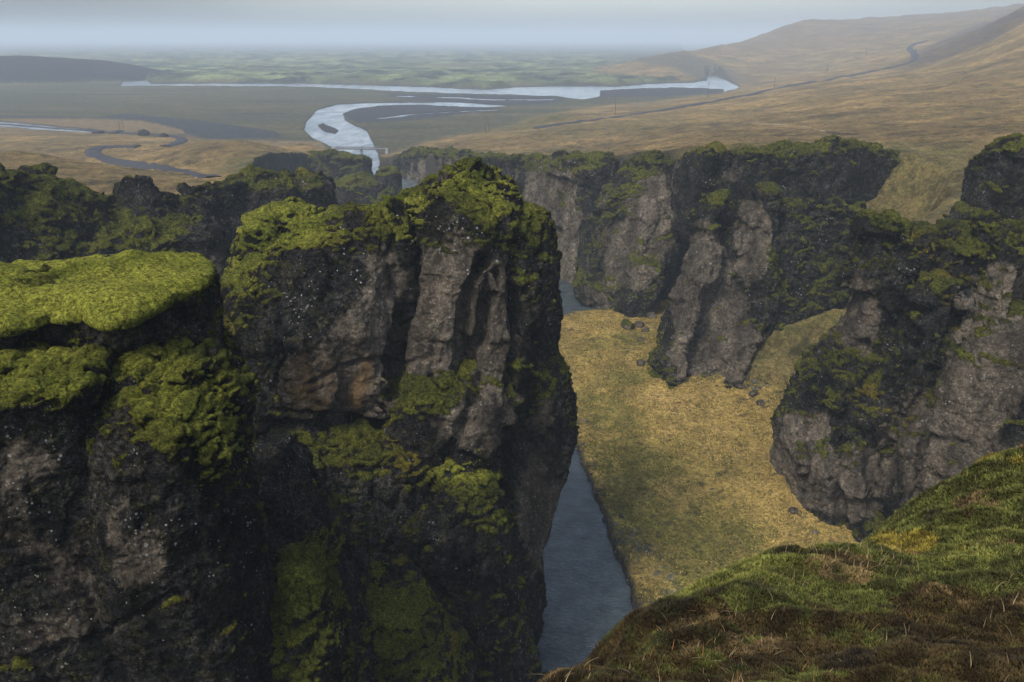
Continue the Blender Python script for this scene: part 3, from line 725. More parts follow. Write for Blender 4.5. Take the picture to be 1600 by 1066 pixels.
rock('rock_crag', 'tall dark crag with mossy summit rising from the river in the middle', E, .21, RN, amp=.75, size=1.0, seed=1, hiw=.6, facet=1.25,
     moss=-.18, smooth=3,
     moss_bl=[(440, 345, 90, 40, .6), (400, 420, 45, 60, .5), (620, 345, 60, 60, .35, 60), (760, 320, 90, 40, .45, 40), (840, 400, 40, 110, .30), (660, 600, 90, 30, .5), (640, 560, 40, 40, -.3), (690, 345, 50, 40, -.35), (520, 430, 120, 55, -.6), (640, 400, 50, 50, -.4), (830, 470, 60, 60, -.25),
              (830, 590, 60, 50, .45), (720, 740, 90, 30, .5), (760, 790, 50, 50, .45), (630, 700, 50, 30, .4), (560, 670, 60, 20, .3), (640, 640, 60, 50, .30), (500, 520, 130, 110, -.35), (700, 480, 70, 90, -.5), (770, 500, 40, 80, -.4), (740, 650, 40, 60, -.4), (640, 850, 150, 100, -.35), (850, 770, 40, 120, -.4)],
     bare_bl=[(560, 560, 90, 110, .75, 20), (600, 440, 40, 90, .45), (710, 490, 90, 110, .95), (770, 520, 38, 90, .9), (745, 650, 50, 60, .8), (690, 670, 50, 60, .35), (850, 760, 45, 170, .55), (780, 640, 30, 60, .8), (430, 480, 90, 150, -.5), (600, 690, 60, 30, .3), (730, 760, 30, 30, .3)],
     ochre_bl=[(565, 600, 15, 50, .5, 20), (500, 600, 60, 60, .12)],
     cracks=[([(755, 405), (730, 470), (722, 540), (716, 575)], 15, 3.6), ([(772, 430), (752, 520), (735, 565)], 16, 3.8), ([(620, 330), (640, 390), (642, 450), (624, 520), (614, 600), (590, 660)], 17, 4.2),
             ([(812, 380), (806, 450), (808, 530), (800, 600), (792, 700), (800, 800)], 15, 3.2), ([(700, 720), (735, 640), (745, 590)], 11, 1.8), ([(330, 450), (420, 640), (560, 655), (600, 650)], 8, .8), ([(480, 600), (530, 575), (600, 560)], 6, .7)],
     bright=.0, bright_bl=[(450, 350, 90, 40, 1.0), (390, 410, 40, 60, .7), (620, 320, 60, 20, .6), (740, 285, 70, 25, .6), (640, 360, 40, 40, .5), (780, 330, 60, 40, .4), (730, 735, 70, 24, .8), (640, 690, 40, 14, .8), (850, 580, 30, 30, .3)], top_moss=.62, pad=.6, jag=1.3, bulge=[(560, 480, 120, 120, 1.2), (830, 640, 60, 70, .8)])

# --- near left crag under its moss cushion
F_ = [
 loft([(520, -260, 318, 50, 62), (560, -260, 335, 48.5, 63), (640, -260, 350, 47.5, 64), (740, -260, 372, 46.5, 65), (840, -260, 392, 45.5, 66), (940, -260, 408, 44.5, 67), (1066, -260, 425, 43, 68)], e=.6, base=20),
 loft([(440, -260, 318, 54, 61), (458, -260, 326, 51.6, 62), (540, -260, 326, 51.2, 63)], e=.55, base=60),
 loft([(575, -120, 150, 45.5, 52), (600, -140, 165, 44.5, 52), (680, -160, 150, 45, 52)], base=60),
 loft([(560, 200, 330, 49, 56), (620, 170, 372, 46, 58), (700, 160, 388, 45, 58), (800, 150, 395, 45, 58)], base=50),
]
rock('rock_crag', 'near left crag, dark face hung with clumps of green moss', F_, .13, RC, amp=.75, size=.62, seed=3, hiw=.75, moss=-.14, smooth=5,
     moss_bl=[(60, 600, 110, 50, .8), (130, 545, 50, 30, .5), (290, 660, 110, 140, .50), (330, 690, 70, 80, .14), (250, 590, 80, 30, .12), (110, 690, 80, 50, .08), (440, 700, 40, 50, .3), (120, 900, 160, 120, -.6), (60, 500, 110, 20, -.6), (200, 530, 60, 20, -.5), (120, 750, 120, 60, -.3), (230, 850, 120, 90, -.4), (120, 980, 160, 60, -.8)],
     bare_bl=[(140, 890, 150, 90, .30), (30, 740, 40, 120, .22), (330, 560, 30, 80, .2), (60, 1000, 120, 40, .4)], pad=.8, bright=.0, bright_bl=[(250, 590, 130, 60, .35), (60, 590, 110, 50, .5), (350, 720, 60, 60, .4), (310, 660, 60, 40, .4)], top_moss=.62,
     cracks=[([(0, 1040), (150, 1000), (280, 930)], 12, .5)])
# the moss cushion on its top
CU = [loft([(408, 190, 285, 57.5, 61), (415, 110, 316, 55, 63), (427, -40, 330, 52.6, 62), (446, -320, 328, 51.2, 60.5), (462, -320, 306, 50.8, 60), (478, -320, 262, 50.4, 59)], e=.8, base=None),
      loft([(440, -300, 60, 49.8, 60), (468, -300, 130, 48, 60), (492, -300, 112, 47.6, 58)], e=.8, base=None),
      loft([(436, 150, 318, 51.2, 62), (466, 160, 278, 49.3, 60), (484, 182, 238, 49, 58)], e=.8, base=None)]
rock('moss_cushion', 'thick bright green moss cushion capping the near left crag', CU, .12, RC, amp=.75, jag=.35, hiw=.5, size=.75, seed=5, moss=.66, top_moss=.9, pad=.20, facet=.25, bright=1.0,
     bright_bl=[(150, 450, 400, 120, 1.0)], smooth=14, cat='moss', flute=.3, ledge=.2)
# mossy spur below it
F2 = [loft([(880, 440, 478, 56, 61), (905, 425, 512, 53, 63), (960, 400, 530, 50, 64), (1066, 380, 545, 46, 64)], base=20, rot=.1)]
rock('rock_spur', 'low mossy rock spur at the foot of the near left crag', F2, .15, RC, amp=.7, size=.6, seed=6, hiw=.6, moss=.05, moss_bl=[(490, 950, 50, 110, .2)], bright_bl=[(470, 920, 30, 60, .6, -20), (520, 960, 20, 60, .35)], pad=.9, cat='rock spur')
M_ = [loft([(880, 560, 590, 78, 84), (920, 540, 660, 73, 86), (990, 520, 700, 68, 86), (1066, 500, 740, 63, 86)], base=10), loft([(690, 400, 450, 76, 84), (740, 380, 480, 72, 86), (850, 380, 540, 68, 86), (1000, 400, 600, 63, 86)], base=10)]
rock('rock_spur', 'steep olive moss bank in the cleft between the two near crags', M_, .19, RC, amp=.6, size=.8, seed=7, hiw=.9, moss=-.24, top_moss=.5, moss_bl=[(640, 1000, 80, 90, .5), (500, 860, 40, 60, .3), (430, 760, 70, 120, -.6)], pad=.6, cat='rock spur')

# --- left wall of the canyon, behind
Gw = [wall([(-120, 300, 150, 16), (0, 290, 165, 16), (110, 318, 180, 14), (160, 322, 192, 12), (225, 306, 205, 12), (300, 304, 222, 12), (360, 290, 238, 12), (410, 268, 252, 14), (480, 270, 266, 14), (518, 282, 285, 12)], lean=.16),
      loft([(268, -60, 30, 168, 180), (300, -110, 95, 162, 200), (340, -160, 150, 158, 210), (420, -160, 190, 154, 210)]),
      loft([(294, 188, 222, 200, 208), (315, 160, 250, 194, 214), (360, 130, 290, 184, 215)]),
      loft([(262, 398, 430, 250, 260), (276, 370, 455, 245, 266), (310, 320, 480, 238, 270), (400, 290, 500, 232, 275)]),
      loft([(272, 470, 500, 262, 272), (286, 450, 512, 256, 276), (340, 440, 520, 250, 280)]),
      loft([(292, 300, 330, 216, 226), (310, 280, 350, 212, 230), (360, 260, 370, 205, 232)]),
      loft([(345, 180, 300, 180, 196), (360, 120, 340, 174, 200), (460, 100, 380, 170, 205)])]
rock('rock_wall', 'long dark canyon wall with mossy ledges behind the left crags', Gw, .42, RM, amp=.9, size=1.7, seed=11, smooth=2, hiw=.5, facet=1.2, moss=-.28,
     moss_bl=[(60, 300, 110, 50, .6), (60, 340, 60, 14, .5), (170, 370, 110, 40, .5), (240, 380, 60, 40, .4), (430, 275, 80, 25, .5), (280, 330, 60, 16, .3), (320, 420, 60, 60, -.4)],
     bare_bl=[(350, 440, 60, 60, .6), (330, 360, 80, 40, .3)], pad=.4, cat='cliff', top_moss=.42, jag=1.5, tilt=(185, .0))
rock('rock_stack', 'small rock stack with tan grassy shoulder standing by the canyon river', [loft([(262, 592, 620, 468, 480), (270, 588, 628, 464, 484), (300, 584, 632, 460, 486)]), loft([(276, 540, 580, 462, 482), (285, 520, 600, 456, 486), (310, 520, 620, 450, 486)])],
     .7, RM, amp=.7, size=2.0, seed=12, moss=-.1, cat='rock stack', ochre_bl=[(550, 278, 34, 9, .8)])
rock('rock_wall', 'low far cliff on the left bank just below the footbridge', [wall([(300, 268, 560, 60), (400, 250, 590, 40), (450, 246, 584, 36), (500, 242, 580, 34), (540, 243, 580, 30), (566, 246, 584, 24), (580, 258, 596, 14)], lean=.25)],
     .9, RM, amp=.8, size=2.6, seed=13, moss=.10, moss_bl=[(440, 260, 60, 16, .4)], cat='cliff')

# --- right wall
rock('rock_wall', 'far pale cliff on the right bank below the footbridge', [wall([(618, 250, 640, 20), (640, 239, 610, 40), (700, 239, 560, 40), (760, 246, 480, 40), (815, 256, 395, 40), (900, 252, 350, 40), (960, 250, 342, 40)], lean=.16)],
     .62, RM, amp=.9, size=2.4, seed=14, pad=.55, smooth=2, hiw=.5, flute=1.3, moss=-.18, top_moss=.6, tilt=(300, .0), bare_bl=[(850, 340, 50, 120, .7), (720, 270, 90, 30, .35), (880, 430, 30, 50, .6)], moss_bl=[(880, 300, 50, 40, .3), (740, 246, 120, 8, .4)], cat='cliff')
A = [loft([(245, 1006, 1046, 326, 342), (258, 985, 1060, 320, 350), (300, 960, 1074, 314, 352), (370, 925, 1072, 306, 352), (430, 908, 1042, 300, 344), (470, 918, 1022, 297, 340), (495, 945, 1000, 296, 334)]),
     loft([(248, 1010, 1040, 322, 336), (330, 990, 1034, 310, 332), (420, 955, 1000, 298, 326), (494, 944, 985, 290, 318)], e=1.1, n=16), loft([(300, 950, 975, 322, 340), (380, 922, 952, 310, 334), (440, 902, 934, 306, 330)], e=1.1, n=16),
     loft([(400, 985, 1030, 290, 318), (440, 972, 1036, 286, 318), (476, 965, 1026, 284, 316)])]
rock('rock_buttress', 'tall rounded buttress with a bare grey face above the river bend', A, .42, RM, amp=.9, size=2.0, seed=15, pad=.55, smooth=2, hiw=.5, flute=1.3, moss=-.24,
     bare_bl=[(1025, 330, 45, 80, 1.2), (985, 400, 50, 60, 1.1), (960, 300, 30, 40, .3), (940, 470, 40, 40, .3)], moss_bl=[(970, 310, 60, 18, .4, -35), (890, 440, 24, 50, .6, 20), (1030, 250, 40, 10, .5)], cat='buttress')
U = [wall([(1040, 258, 318, 12, 30), (1075, 243, 303, 12, 30), (1098, 234, 288, 12, 30), (1112, 231, 284, 12, 30), (1132, 240, 286, 12, 30), (1180, 238, 286, 12, 30), (1215, 231, 284, 12, 30), (1260, 227, 284, 12, 30), (1300, 222, 284, 12, 30), (1340, 226, 288, 12, 30), (1390, 238, 294, 12, 34), (1415, 250, 297, 8, 40)], lean=.05)]
rock('rock_wall', 'upper cliff band running under the golden slope on the right', U, .42, RM, amp=.75, size=1.7, seed=16, pad=.55, smooth=2, hiw=.5, flute=1.2, facet=1.2, moss=-.2, bare_bl=[(1150, 275, 30, 30, .3), (1060, 280, 20, 40, .5)],
     jag=1.2, top_moss=.7, moss_bl=[(1240, 235, 160, 14, .4), (1250, 265, 50, 30, .3), (1450, 270, 60, 40, .45)], cat='cliff')
B = [loft([(297, 1088, 1330, 252, 292), (312, 1080, 1352, 246, 290), (380, 1078, 1350, 241, 288), (440, 1068, 1310, 234, 284), (500, 1052, 1225, 228, 272), (560, 1030, 1180, 221, 262), (600, 1014, 1130, 215, 252), (612, 1012, 1130, 214, 250)], e=.75),
      loft([(298, 1180, 1212, 244, 258), (380, 1178, 1214, 237, 256), (470, 1160, 1205, 228, 252), (550, 1120, 1170, 218, 246), (604, 1095, 1150, 213, 240)], e=1.1, n=16),
      loft([(300, 1096, 1130, 246, 258), (400, 1078, 1116, 236, 256), (500, 1046, 1090, 226, 252), (590, 1008, 1060, 216, 246)], e=1.1, n=16)]
rock('rock_buttress', 'broad flat-topped buttress with grey stained face standing on the grass', B, .36, RM, amp=1.0, size=1.8, seed=17, pad=.55, smooth=2, hiw=.5, flute=1.2, facet=1.2, moss=-.28,
     bare_bl=[(1110, 500, 80, 100, 1.1), (1180, 370, 34, 80, 1.1), (1100, 400, 40, 60, .8), (1170, 560, 100, 50, .7), (1280, 420, 80, 100, -.5)],
     tilt=(250, .35), top_moss=.6, moss_bl=[(1110, 310, 60, 14, .7), (1250, 300, 110, 10, .6), (1215, 430, 14, 70, .6, -18), (1300, 420, 60, 110, .3), (1020, 585, 24, 18, .8), (1115, 360, 30, 10, .5)], cat='buttress')
Cc = [loft([(346, 1385, 1720, 158, 196), (358, 1364, 1760, 152, 200), (420, 1362, 1800, 147, 200), (500, 1342, 1830, 141, 200), (560, 1302, 1850, 138, 198), (610, 1256, 1860, 136, 196), (700, 1216, 1870, 134, 194), (770, 1228, 1870, 133, 190), (840, 1260, 1870, 132, 188)], e=.8),
      loft([(372, 1385, 1420, 158, 172), (440, 1364, 1405, 158, 175), (520, 1328, 1378, 160, 178), (610, 1240, 1310, 163, 182), (690, 1210, 1276, 166, 184), (735, 1216, 1284, 168, 186)], e=1.1, n=16),
      loft([(450, 1455, 1490, 142, 156), (540, 1410, 1455, 142, 156), (620, 1362, 1415, 143, 158), (700, 1318, 1376, 144, 160), (790, 1272, 1340, 147, 164)], e=1.1, n=16),
      loft([(352, 1560, 1590, 146, 162), (450, 1522, 1566, 138, 154), (560, 1470, 1525, 134, 152), (700, 1396, 1462, 134, 150), (845, 1332, 1400, 136, 150)], e=1.1, n=16),
      loft([(560, 1590, 1640, 124, 140), (680, 1540, 1600, 120, 138), (800, 1470, 1550, 118, 136)], e=1.1, n=16),
      loft([(480, 1500, 1620, 132, 160), (520, 1460, 1660, 128, 165), (700, 1400, 1700, 124, 165), (860, 1350, 1740, 122, 165)]),
      loft([(326, 1358, 1374, 166, 172), (345, 1350, 1384, 163, 176)], base=50), loft([(322, 1380, 1396, 167, 172), (345, 1374, 1400, 165, 176)], base=50)]
rock('rock_buttress', 'massive dark buttress with two mossy horns at the right of the meadow', Cc, .28, RN, amp=.95, size=1.45, seed=18, smooth=2, hiw=.5, flute=1.3, facet=1.3, moss=-.30, tilt=(160, .2), top_moss=.7,
     moss_bl=[(1420, 350, 80, 20, .6), (1340, 600, 30, 30, .3), (1500, 420, 90, 60, .45, -40), (1400, 680, 40, 70, .35, 30), (1460, 540, 50, 60, .25), (1375, 335, 30, 20, .3), (1540, 345, 60, 16, .4)],
     bare_bl=[(1340, 490, 40, 70, .9), (1250, 720, 50, 90, 1.0), (1330, 760, 60, 70, .9), (1560, 520, 70, 120, 1.1), (1480, 700, 110, 120, .9), (1300, 540, 20, 50, .4)], cat='buttress',
     cracks=[([(1275, 560), (1252, 650), (1256, 770)], 11, 2.4), ([(1345, 540), (1318, 640), (1298, 720), (1314, 815)], 14, 3.2), ([(1440, 520), (1392, 620), (1362, 720), (1372, 840)], 15, 3.4), ([(1520, 430), (1470, 560), (1440, 680), (1430, 780)], 13, 2.6)])
rock('rock_crag', 'black crag with sheer left side at the right edge above the buttress', [loft([(216, 1575, 1650, 196, 210), (230, 1545, 1700, 190, 220), (290, 1532, 1740, 187, 222), (350, 1530, 1760, 185, 222)], base=40), loft([(335, 1500, 1530, 190, 198), (350, 1490, 1540, 187, 202)], base=50)],
     .36, RN, amp=.8, size=1.4, seed=19, smooth=2, moss=-.12, tilt=(200, .3), top_moss=.6, moss_bl=[(1590, 225, 50, 12, .4)])

# ================================================================== FOREGROUND SLOPE at the photographer's feet
FG = [(945, 1030, 4.2), (1000, 962, 4.9), (1060, 922, 5.4), (1150, 880, 6.0), (1220, 853, 6.6), (1290, 850, 6.9), (1370, 850, 7.2), (1400, 834, 7.6), (1450, 792, 8.2), (1480, 748, 8.8), (1530, 726, 9.2), (1600, 704, 9.8), (1700, 668, 10.5), (1850, 620, 11.5)]
ctl = []
for q in FG:
    p_ = P(*q); ctl.append(p_); x_, y_, z_ = p_; k_ = 1/math.hypot(x_, y_)
    n_ = np.array([-.55, .83]) if q[0] < 1400 else np.array([-.75, .66])
    ctl.append((x_+n_[0]*1.1, y_+n_[1]*1.1, z_-1.7)); ctl.append((x_+n_[0]*4, y_+n_[1]*4, z_-10))
for q in [(975, 1075, 3.8), (1100, 1066, 3.55), (1300, 1066, 3.4), (1600, 1066, 3.3), (1100, 965, 4.65), (1250, 900, 5.5), (1300, 950, 4.75), (1500, 905, 5.2), (1600, 870, 5.8), (1600, 785, 7.3), (1450, 860, 6.5), (1750, 900, 5.2),
          (885, 1046, 3.25), (860, 1058, 3.2), (925, 1058, 3.3)]: ctl.append(P(*q))
ctl += [(0, 1, 98.2), (0, -2, 98.4), (3, 0, 98.4), (6, 3, 98), (-1.5, 1.5, 96.5), (-2.5, 3.5, 92), (0, 4.4, 94.6), (.4, 4.6, 94.4), (-.6, 3.2, 95.4), (12, 6, 98), (10, 0, 99)]
ctl = np.array(ctl); FGT = TPS(ctl[:, :2], ctl[:, 2], 1e-3)
def fg_z(x, y):
    P3 = np.c_[x, y, np.zeros_like(x)]
    z = FGT(np.c_[x, y])
    return z+.17*N(P3, 1.1, 1, 3)+.07*N(P3, .55, 1, 23)+.075*(np.clip(np.abs(N(P3, .42, 1, 8))*2, 0, 1)-.4)+.035*N(P3, .16, 1, 12)+.016*N(P3, .07, 1, 14)-.09
def fg_col(P3, px, py):
    n1 = N(P3, .8, 1, 1)+.5*N(P3, .3, 1, 2); n2 = N(P3, .45, 1, 5)+.5*N(P3, .12, 1, 6); n3 = N(P3, .05, 1, 9)
    c = np.tile(np.array([.060, .066, .014]), (len(P3), 1))
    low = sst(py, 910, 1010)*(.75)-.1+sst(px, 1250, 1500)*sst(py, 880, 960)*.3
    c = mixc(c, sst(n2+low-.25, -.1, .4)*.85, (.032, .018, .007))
    c = mixc(c, sst(n1+blobs(px, py, [(1180, 870, 190, 45, .9, -12), (1080, 950, 100, 40, .7, -30), (1560, 710, 50, 20, 1), (1480, 850, 120, 40, .5), (1570, 800, 80, 40, .5)])-.4, 0, .5)*.85, (.108, .112, .024))
    c = mixc(c, sst(n1+blobs(px, py, [(1420, 850, 60, 22, 1.1), (1560, 720, 60, 14, .9)])-.6, 0, .3)*.9, (.16, .125, .018))
    c = mixc(c, sst(n2+blobs(px, py, [(1150, 1010, 120, 22, .8, -4), (1310, 890, 90, 30, .8), (1360, 860, 60, 20, .5)])-.55, 0, .3)*.8, (.125, .085, .036))
    c = mixc(c, sst(-n1+.3*n3, .35, .7)*.8, (.018, .014, .008))
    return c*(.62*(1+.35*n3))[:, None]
def build_foreground():
    th = np.linspace(R(-28), R(52), 900); r = np.geomspace(1.2, 16, 620); Rr, Th = np.meshgrid(r, th, indexing='ij')
    x = (Rr*np.sin(Th)).ravel(); y = (Rr*np.cos(Th)).ravel(); z = fg_z(x, y); z = np.maximum(z, 60)
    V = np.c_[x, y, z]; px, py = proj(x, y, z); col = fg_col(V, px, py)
    m = Mat('moss_turf'); c = m.attr('tint', 'Color'); nf = m.noise(45, 5, .7); nm = m.noise(12, 4, .6)
    f = m.math('MULTIPLY', m.rng(nf, .3, .7, .4, 1.4), m.rng(nm, .3, .7, .7, 1.2))
    vm = m.t.nodes.new('ShaderNodeVectorMath'); vm.operation = 'SCALE'; m.l(c, vm.inputs[0]); m.l(f, vm.inputs['Scale'])
    b = m.bump(nm, .04, .8); b = m.bump(nf, .015, 1.0, b)
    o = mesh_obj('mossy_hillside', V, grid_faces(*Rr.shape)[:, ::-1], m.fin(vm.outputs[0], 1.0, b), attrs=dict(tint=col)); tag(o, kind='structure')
    # leaf material shared by the moss shoots and the grass
    lm = Mat('shoots'); c = lm.attr('tint', 'Color'); lmm = lm.fin(c, .8)
    rs = np.random.RandomState(5)
    def scatter(n, rmin=2.4, rmax=12.5, dens=None):
        r = rmin*(rmax/rmin)**rs.rand(n); t = R(-12)+(R(46)-R(-12))*rs.rand(n)
        x = r*np.sin(t); y = r*np.cos(t); z = fg_z(x, y); px, py = proj(x, y, z)
        ok = (px > 770) & (px < 1720) & (py > 660) & (py < 1130)
        x, y, z, px, py = x[ok], y[ok], z[ok], px[ok], py[ok]
        return np.c_[x, y, z], px, py
    # moss shoots: little three-leaved sprigs
    Q, px, py = scatter(520000); n = len(Q); dist = np.hypot(Q[:, 0], Q[:, 1])
    col = fg_col(Q, px, py)*(rs.uniform(.5, 2.1, n)*(.55+.9*sst(N(Q, .22, 1, 31), -.3, .35)))[:, None]
    e = .02; gx = (fg_z(Q[:, 0]+e, Q[:, 1])-fg_z(Q[:, 0]-e, Q[:, 1]))/(2*e); gy = (fg_z(Q[:, 0], Q[:, 1]+e)-fg_z(Q[:, 0], Q[:, 1]-e))/(2*e)
    nn = np.c_[-gx, -gy, np.ones(n)]; nn /= np.linalg.norm(nn, axis=1)[:, None]; nn = nn*.6+np.array([0, 0, .4])
    hgt = (.006+.0019*dist)*rs.uniform(.6, 1.7, n); V = []; F = []; Cc_ = []
    for k in range(3):
        a = rs.rand(n)*6.283; dx = np.c_[np.cos(a), np.sin(a), np.zeros(n)]
        lean = nn+dx*rs.uniform(.3, 1.0, n)[:, None]; lean /= np.linalg.norm(lean, axis=1)[:, None]
        sd = np.c_[-np.sin(a), np.cos(a), np.zeros(n)]; w = hgt*.22
        b0 = Q-np.array([0, 0, .004]); o_ = k*3*n
        V.append(np.stack([b0+sd*w[:, None]+dx*.3*w[:, None], b0-sd*w[:, None]+dx*.3*w[:, None], b0+lean*(hgt*1.4)[:, None]], 1).reshape(-1, 3))
        F.append(np.arange(3*n).reshape(-1, 3)+o_); cc = np.repeat(col, 3, 0); cc[2::3] *= 1.5; Cc_.append(cc)
    o = mesh_obj('moss_shoots', np.concatenate(V), np.concatenate(F), lmm, attrs=dict(tint=np.concatenate(Cc_)), smooth=False)
    tag(o, 'carpet of short green and rusty moss and heather shoots on the near slope', 'moss', kind='stuff')
    # dry grass blades
    Q, px, py = scatter(60000)
    w = blobs(px, py, [(1310, 885, 110, 34, 1.), (1420, 700, 40, 12, .0), (1150, 1010, 110, 26, .6), (1480, 740, 70, 14, .9), (1560, 900, 60, 80, .25), (1060, 1030, 80, 30, .4), (1400, 860, 60, 30, .4), (1190, 930, 60, 30, .4), (1560, 715, 60, 12, .5)])+.05+.25*np.clip(N(Q, .6, 1, 44), 0, 1)
    ok = rs.rand(len(Q)) < w*.2; Q = Q[ok]; n = len(Q)
    L_ = rs.uniform(.03, .10, n)*(1+.05*np.hypot(Q[:, 0], Q[:, 1])); a = rs.rand(n)*6.283; dr = np.c_[np.cos(a), np.sin(a), np.zeros(n)]; sd = np.c_[-np.sin(a), np.cos(a), np.zeros(n)]
    bend = rs.uniform(.2, 1.1, n); K = 6; t = np.linspace(0, 1, K); wd = .0015*(1+.1*np.hypot(Q[:, 0], Q[:, 1]))
    pts = Q[:, None]+dr[:, None]*(L_*bend)[:, None, None]*(t**1.8)[None, :, None]+np.array([0, 0, 1])*(L_*(1.1-.35*bend))[:, None, None]*(t*(1-.35*t*bend[:, None]))[:, :, None]
    ww = wd[:, None, None]*(1-t*.85)[None, :, None]
    V = np.stack([pts-sd[:, None]*ww, pts+sd[:, None]*ww], 2).reshape(-1, 3)
    base = np.arange(n)[:, None]*(2*K); F = np.concatenate([np.concatenate([base+2*i, base+2*i+1, base+2*i+3, base+2*i+2], 1) for i in range(K-1)])
    cb = np.array([.34, .25, .13])*rs.uniform(.5, 1.2, n)[:, None]*np.array([1, 1, 1]); red = rs.rand(n) < .25; cb[red] *= np.array([.9, .55, .4])
    cb = np.repeat(cb, 2*K, 0)
    o = mesh_obj('dry_grass', V, F, lmm, attrs=dict(tint=cb)); tag(o, 'pale dry grass blades scattered over the mossy near slope', 'grass', kind='stuff')
    log('foreground', n)
build_foreground()

# ================================================================== THINGS
def simple(name, rgb, rough=.8, metal=0.0, var=.25, sc_=6):
    m = Mat(name); n = m.noise(sc_, 4, .6)
    c = m.mix(m.rng(n, .3, .7), tuple(x*(1-var) for x in rgb), tuple(x*(1+var) for x in rgb))
    m.b.inputs['Metallic'].default_value = metal; return m.fin(c, rough)
M_conc = simple('grey_concrete', (.20, .20, .19)); M_wood = simple('weathered_timber', (.085, .070, .055)); M_steel = simple('dull_steel', (.10, .105, .11), .6, .3)
M_gravel = simple('black_gravel', (.032, .032, .035), 1.0, 0, .4, .8); M_glass = simple('grey_insulator', (.25, .25, .26), .4)
def box(v, f, c, s, rz=0.0, tap=1.0):
    b = len(v); cx, cy, cz = c; sx, sy, sz = [q/2 for q in s]
    for dz in (-1, 1):
        for dx, dy in ((-1, -1), (1, -1), (1, 1), (-1, 1)):
            k = tap if dz > 0 else 1; X, Y = dx*sx*k, dy*sy*k
            v.append((cx+X*math.cos(rz)-Y*math.sin(rz), cy+X*math.sin(rz)+Y*math.cos(rz), cz+dz*sz))
    for q in ((3, 2, 1, 0), (4, 5, 6, 7), (0, 1, 5, 4), (1, 2, 6, 5), (2, 3, 7, 6), (3, 0, 4, 7)): f.append([b+i for i in q])
def tube(v, f, a, b, r0, r1, n=8):
    a, b = np.array(a, float), np.array(b, float); d = (b-a)/np.linalg.norm(b-a); u = np.cross(d, (0, 0, 1) if abs(d[2]) < .9 else (1, 0, 0)); u /= np.linalg.norm(u); w = np.cross(d, u)
    k = len(v)
    for p_, r_ in ((a, r0), (b, r1)):
        for i in range(n):
            t = 2*math.pi*i/n; v.append(tuple(p_+r_*(u*math.cos(t)+w*math.sin(t))))
    for i in range(n): j = (i+1) % n; f.append([k+i, k+j, k+n+j, k+n+i])
    v.append(tuple(a)); v.append(tuple(b))
    for i in range(n): j = (i+1) % n; f.append([k+j, k+i, k+2*n, k+2*n]); f.append([k+n+i, k+n+j, k+2*n+1, k+2*n+1])
def part(name, build, mat, parent, smooth=False):
    v, f = [], []; build(v, f); me = bpy.data.meshes.new(name)
    me.from_pydata([tuple(map(float, q)) for q in v], [], [list(dict.fromkeys(q)) for q in f]); me.update()
    if smooth: me.polygons.foreach_set('use_smooth', [True]*len(me.polygons))
    o = bpy.data.objects.new(name, me); C.objects.link(o); me.materials.append(mat); o.parent = parent; return o

# footbridge across the canyon mouth
def bridge():
    a = np.array(P(522, 231, 752)); b = np.array(P(603, 233, 748)); a[2] = b[2] = 6.2
    mid = (a+b)/2; Lh = np.linalg.norm(b-a)/2; rz = math.atan2(b[1]-a[1], b[0]-a[0])
    t = empty('footbridge', (mid[0], mid[1], 0), 'grey flat footbridge on one pier across the river mouth', 'bridge', rz=rz)
    z = 6.2
    part('deck', lambda v, f: box(v, f, (0, 0, z), (2*Lh, 4.2, .35)), M_conc, t)
    def gird(v, f):
        for y in (-1.6, 1.6): box(v, f, (0, y, z-.50), (2*Lh-1, .35, .62))
    part('girder', gird, M_steel, t)
    for sy in (-1, 1):
        def rail(v, f):
            n = 17
            for i in range(n): box(v, f, (-Lh+2*Lh*i/(n-1)*.998+.04, sy*2.0, z+.80), (.16, .16, 1.25))
            for h in (.6, 1.0, 1.4): box(v, f, (0, sy*2.09, z+h), (2*Lh, .07, .12))
        part('railing', rail, M_steel, t)
    part('pier', lambda v, f: (box(v, f, (1, 0, z-3.9), (2.4, 3.6, 6.2), 0, .55), box(v, f, (1, 0, z-1.3), (2.0, 4.2, .5))), M_conc, t)
    for sx in (-1, 1): part('abutment', lambda v, f: box(v, f, (sx*(Lh+1.2), 0, z-2.4), (3.0, 5.5, 5.2), 0, .8), M_conc, t)
    return mid, Lh, rz, z+.18
BM, BL, BR, BZ = bridge()

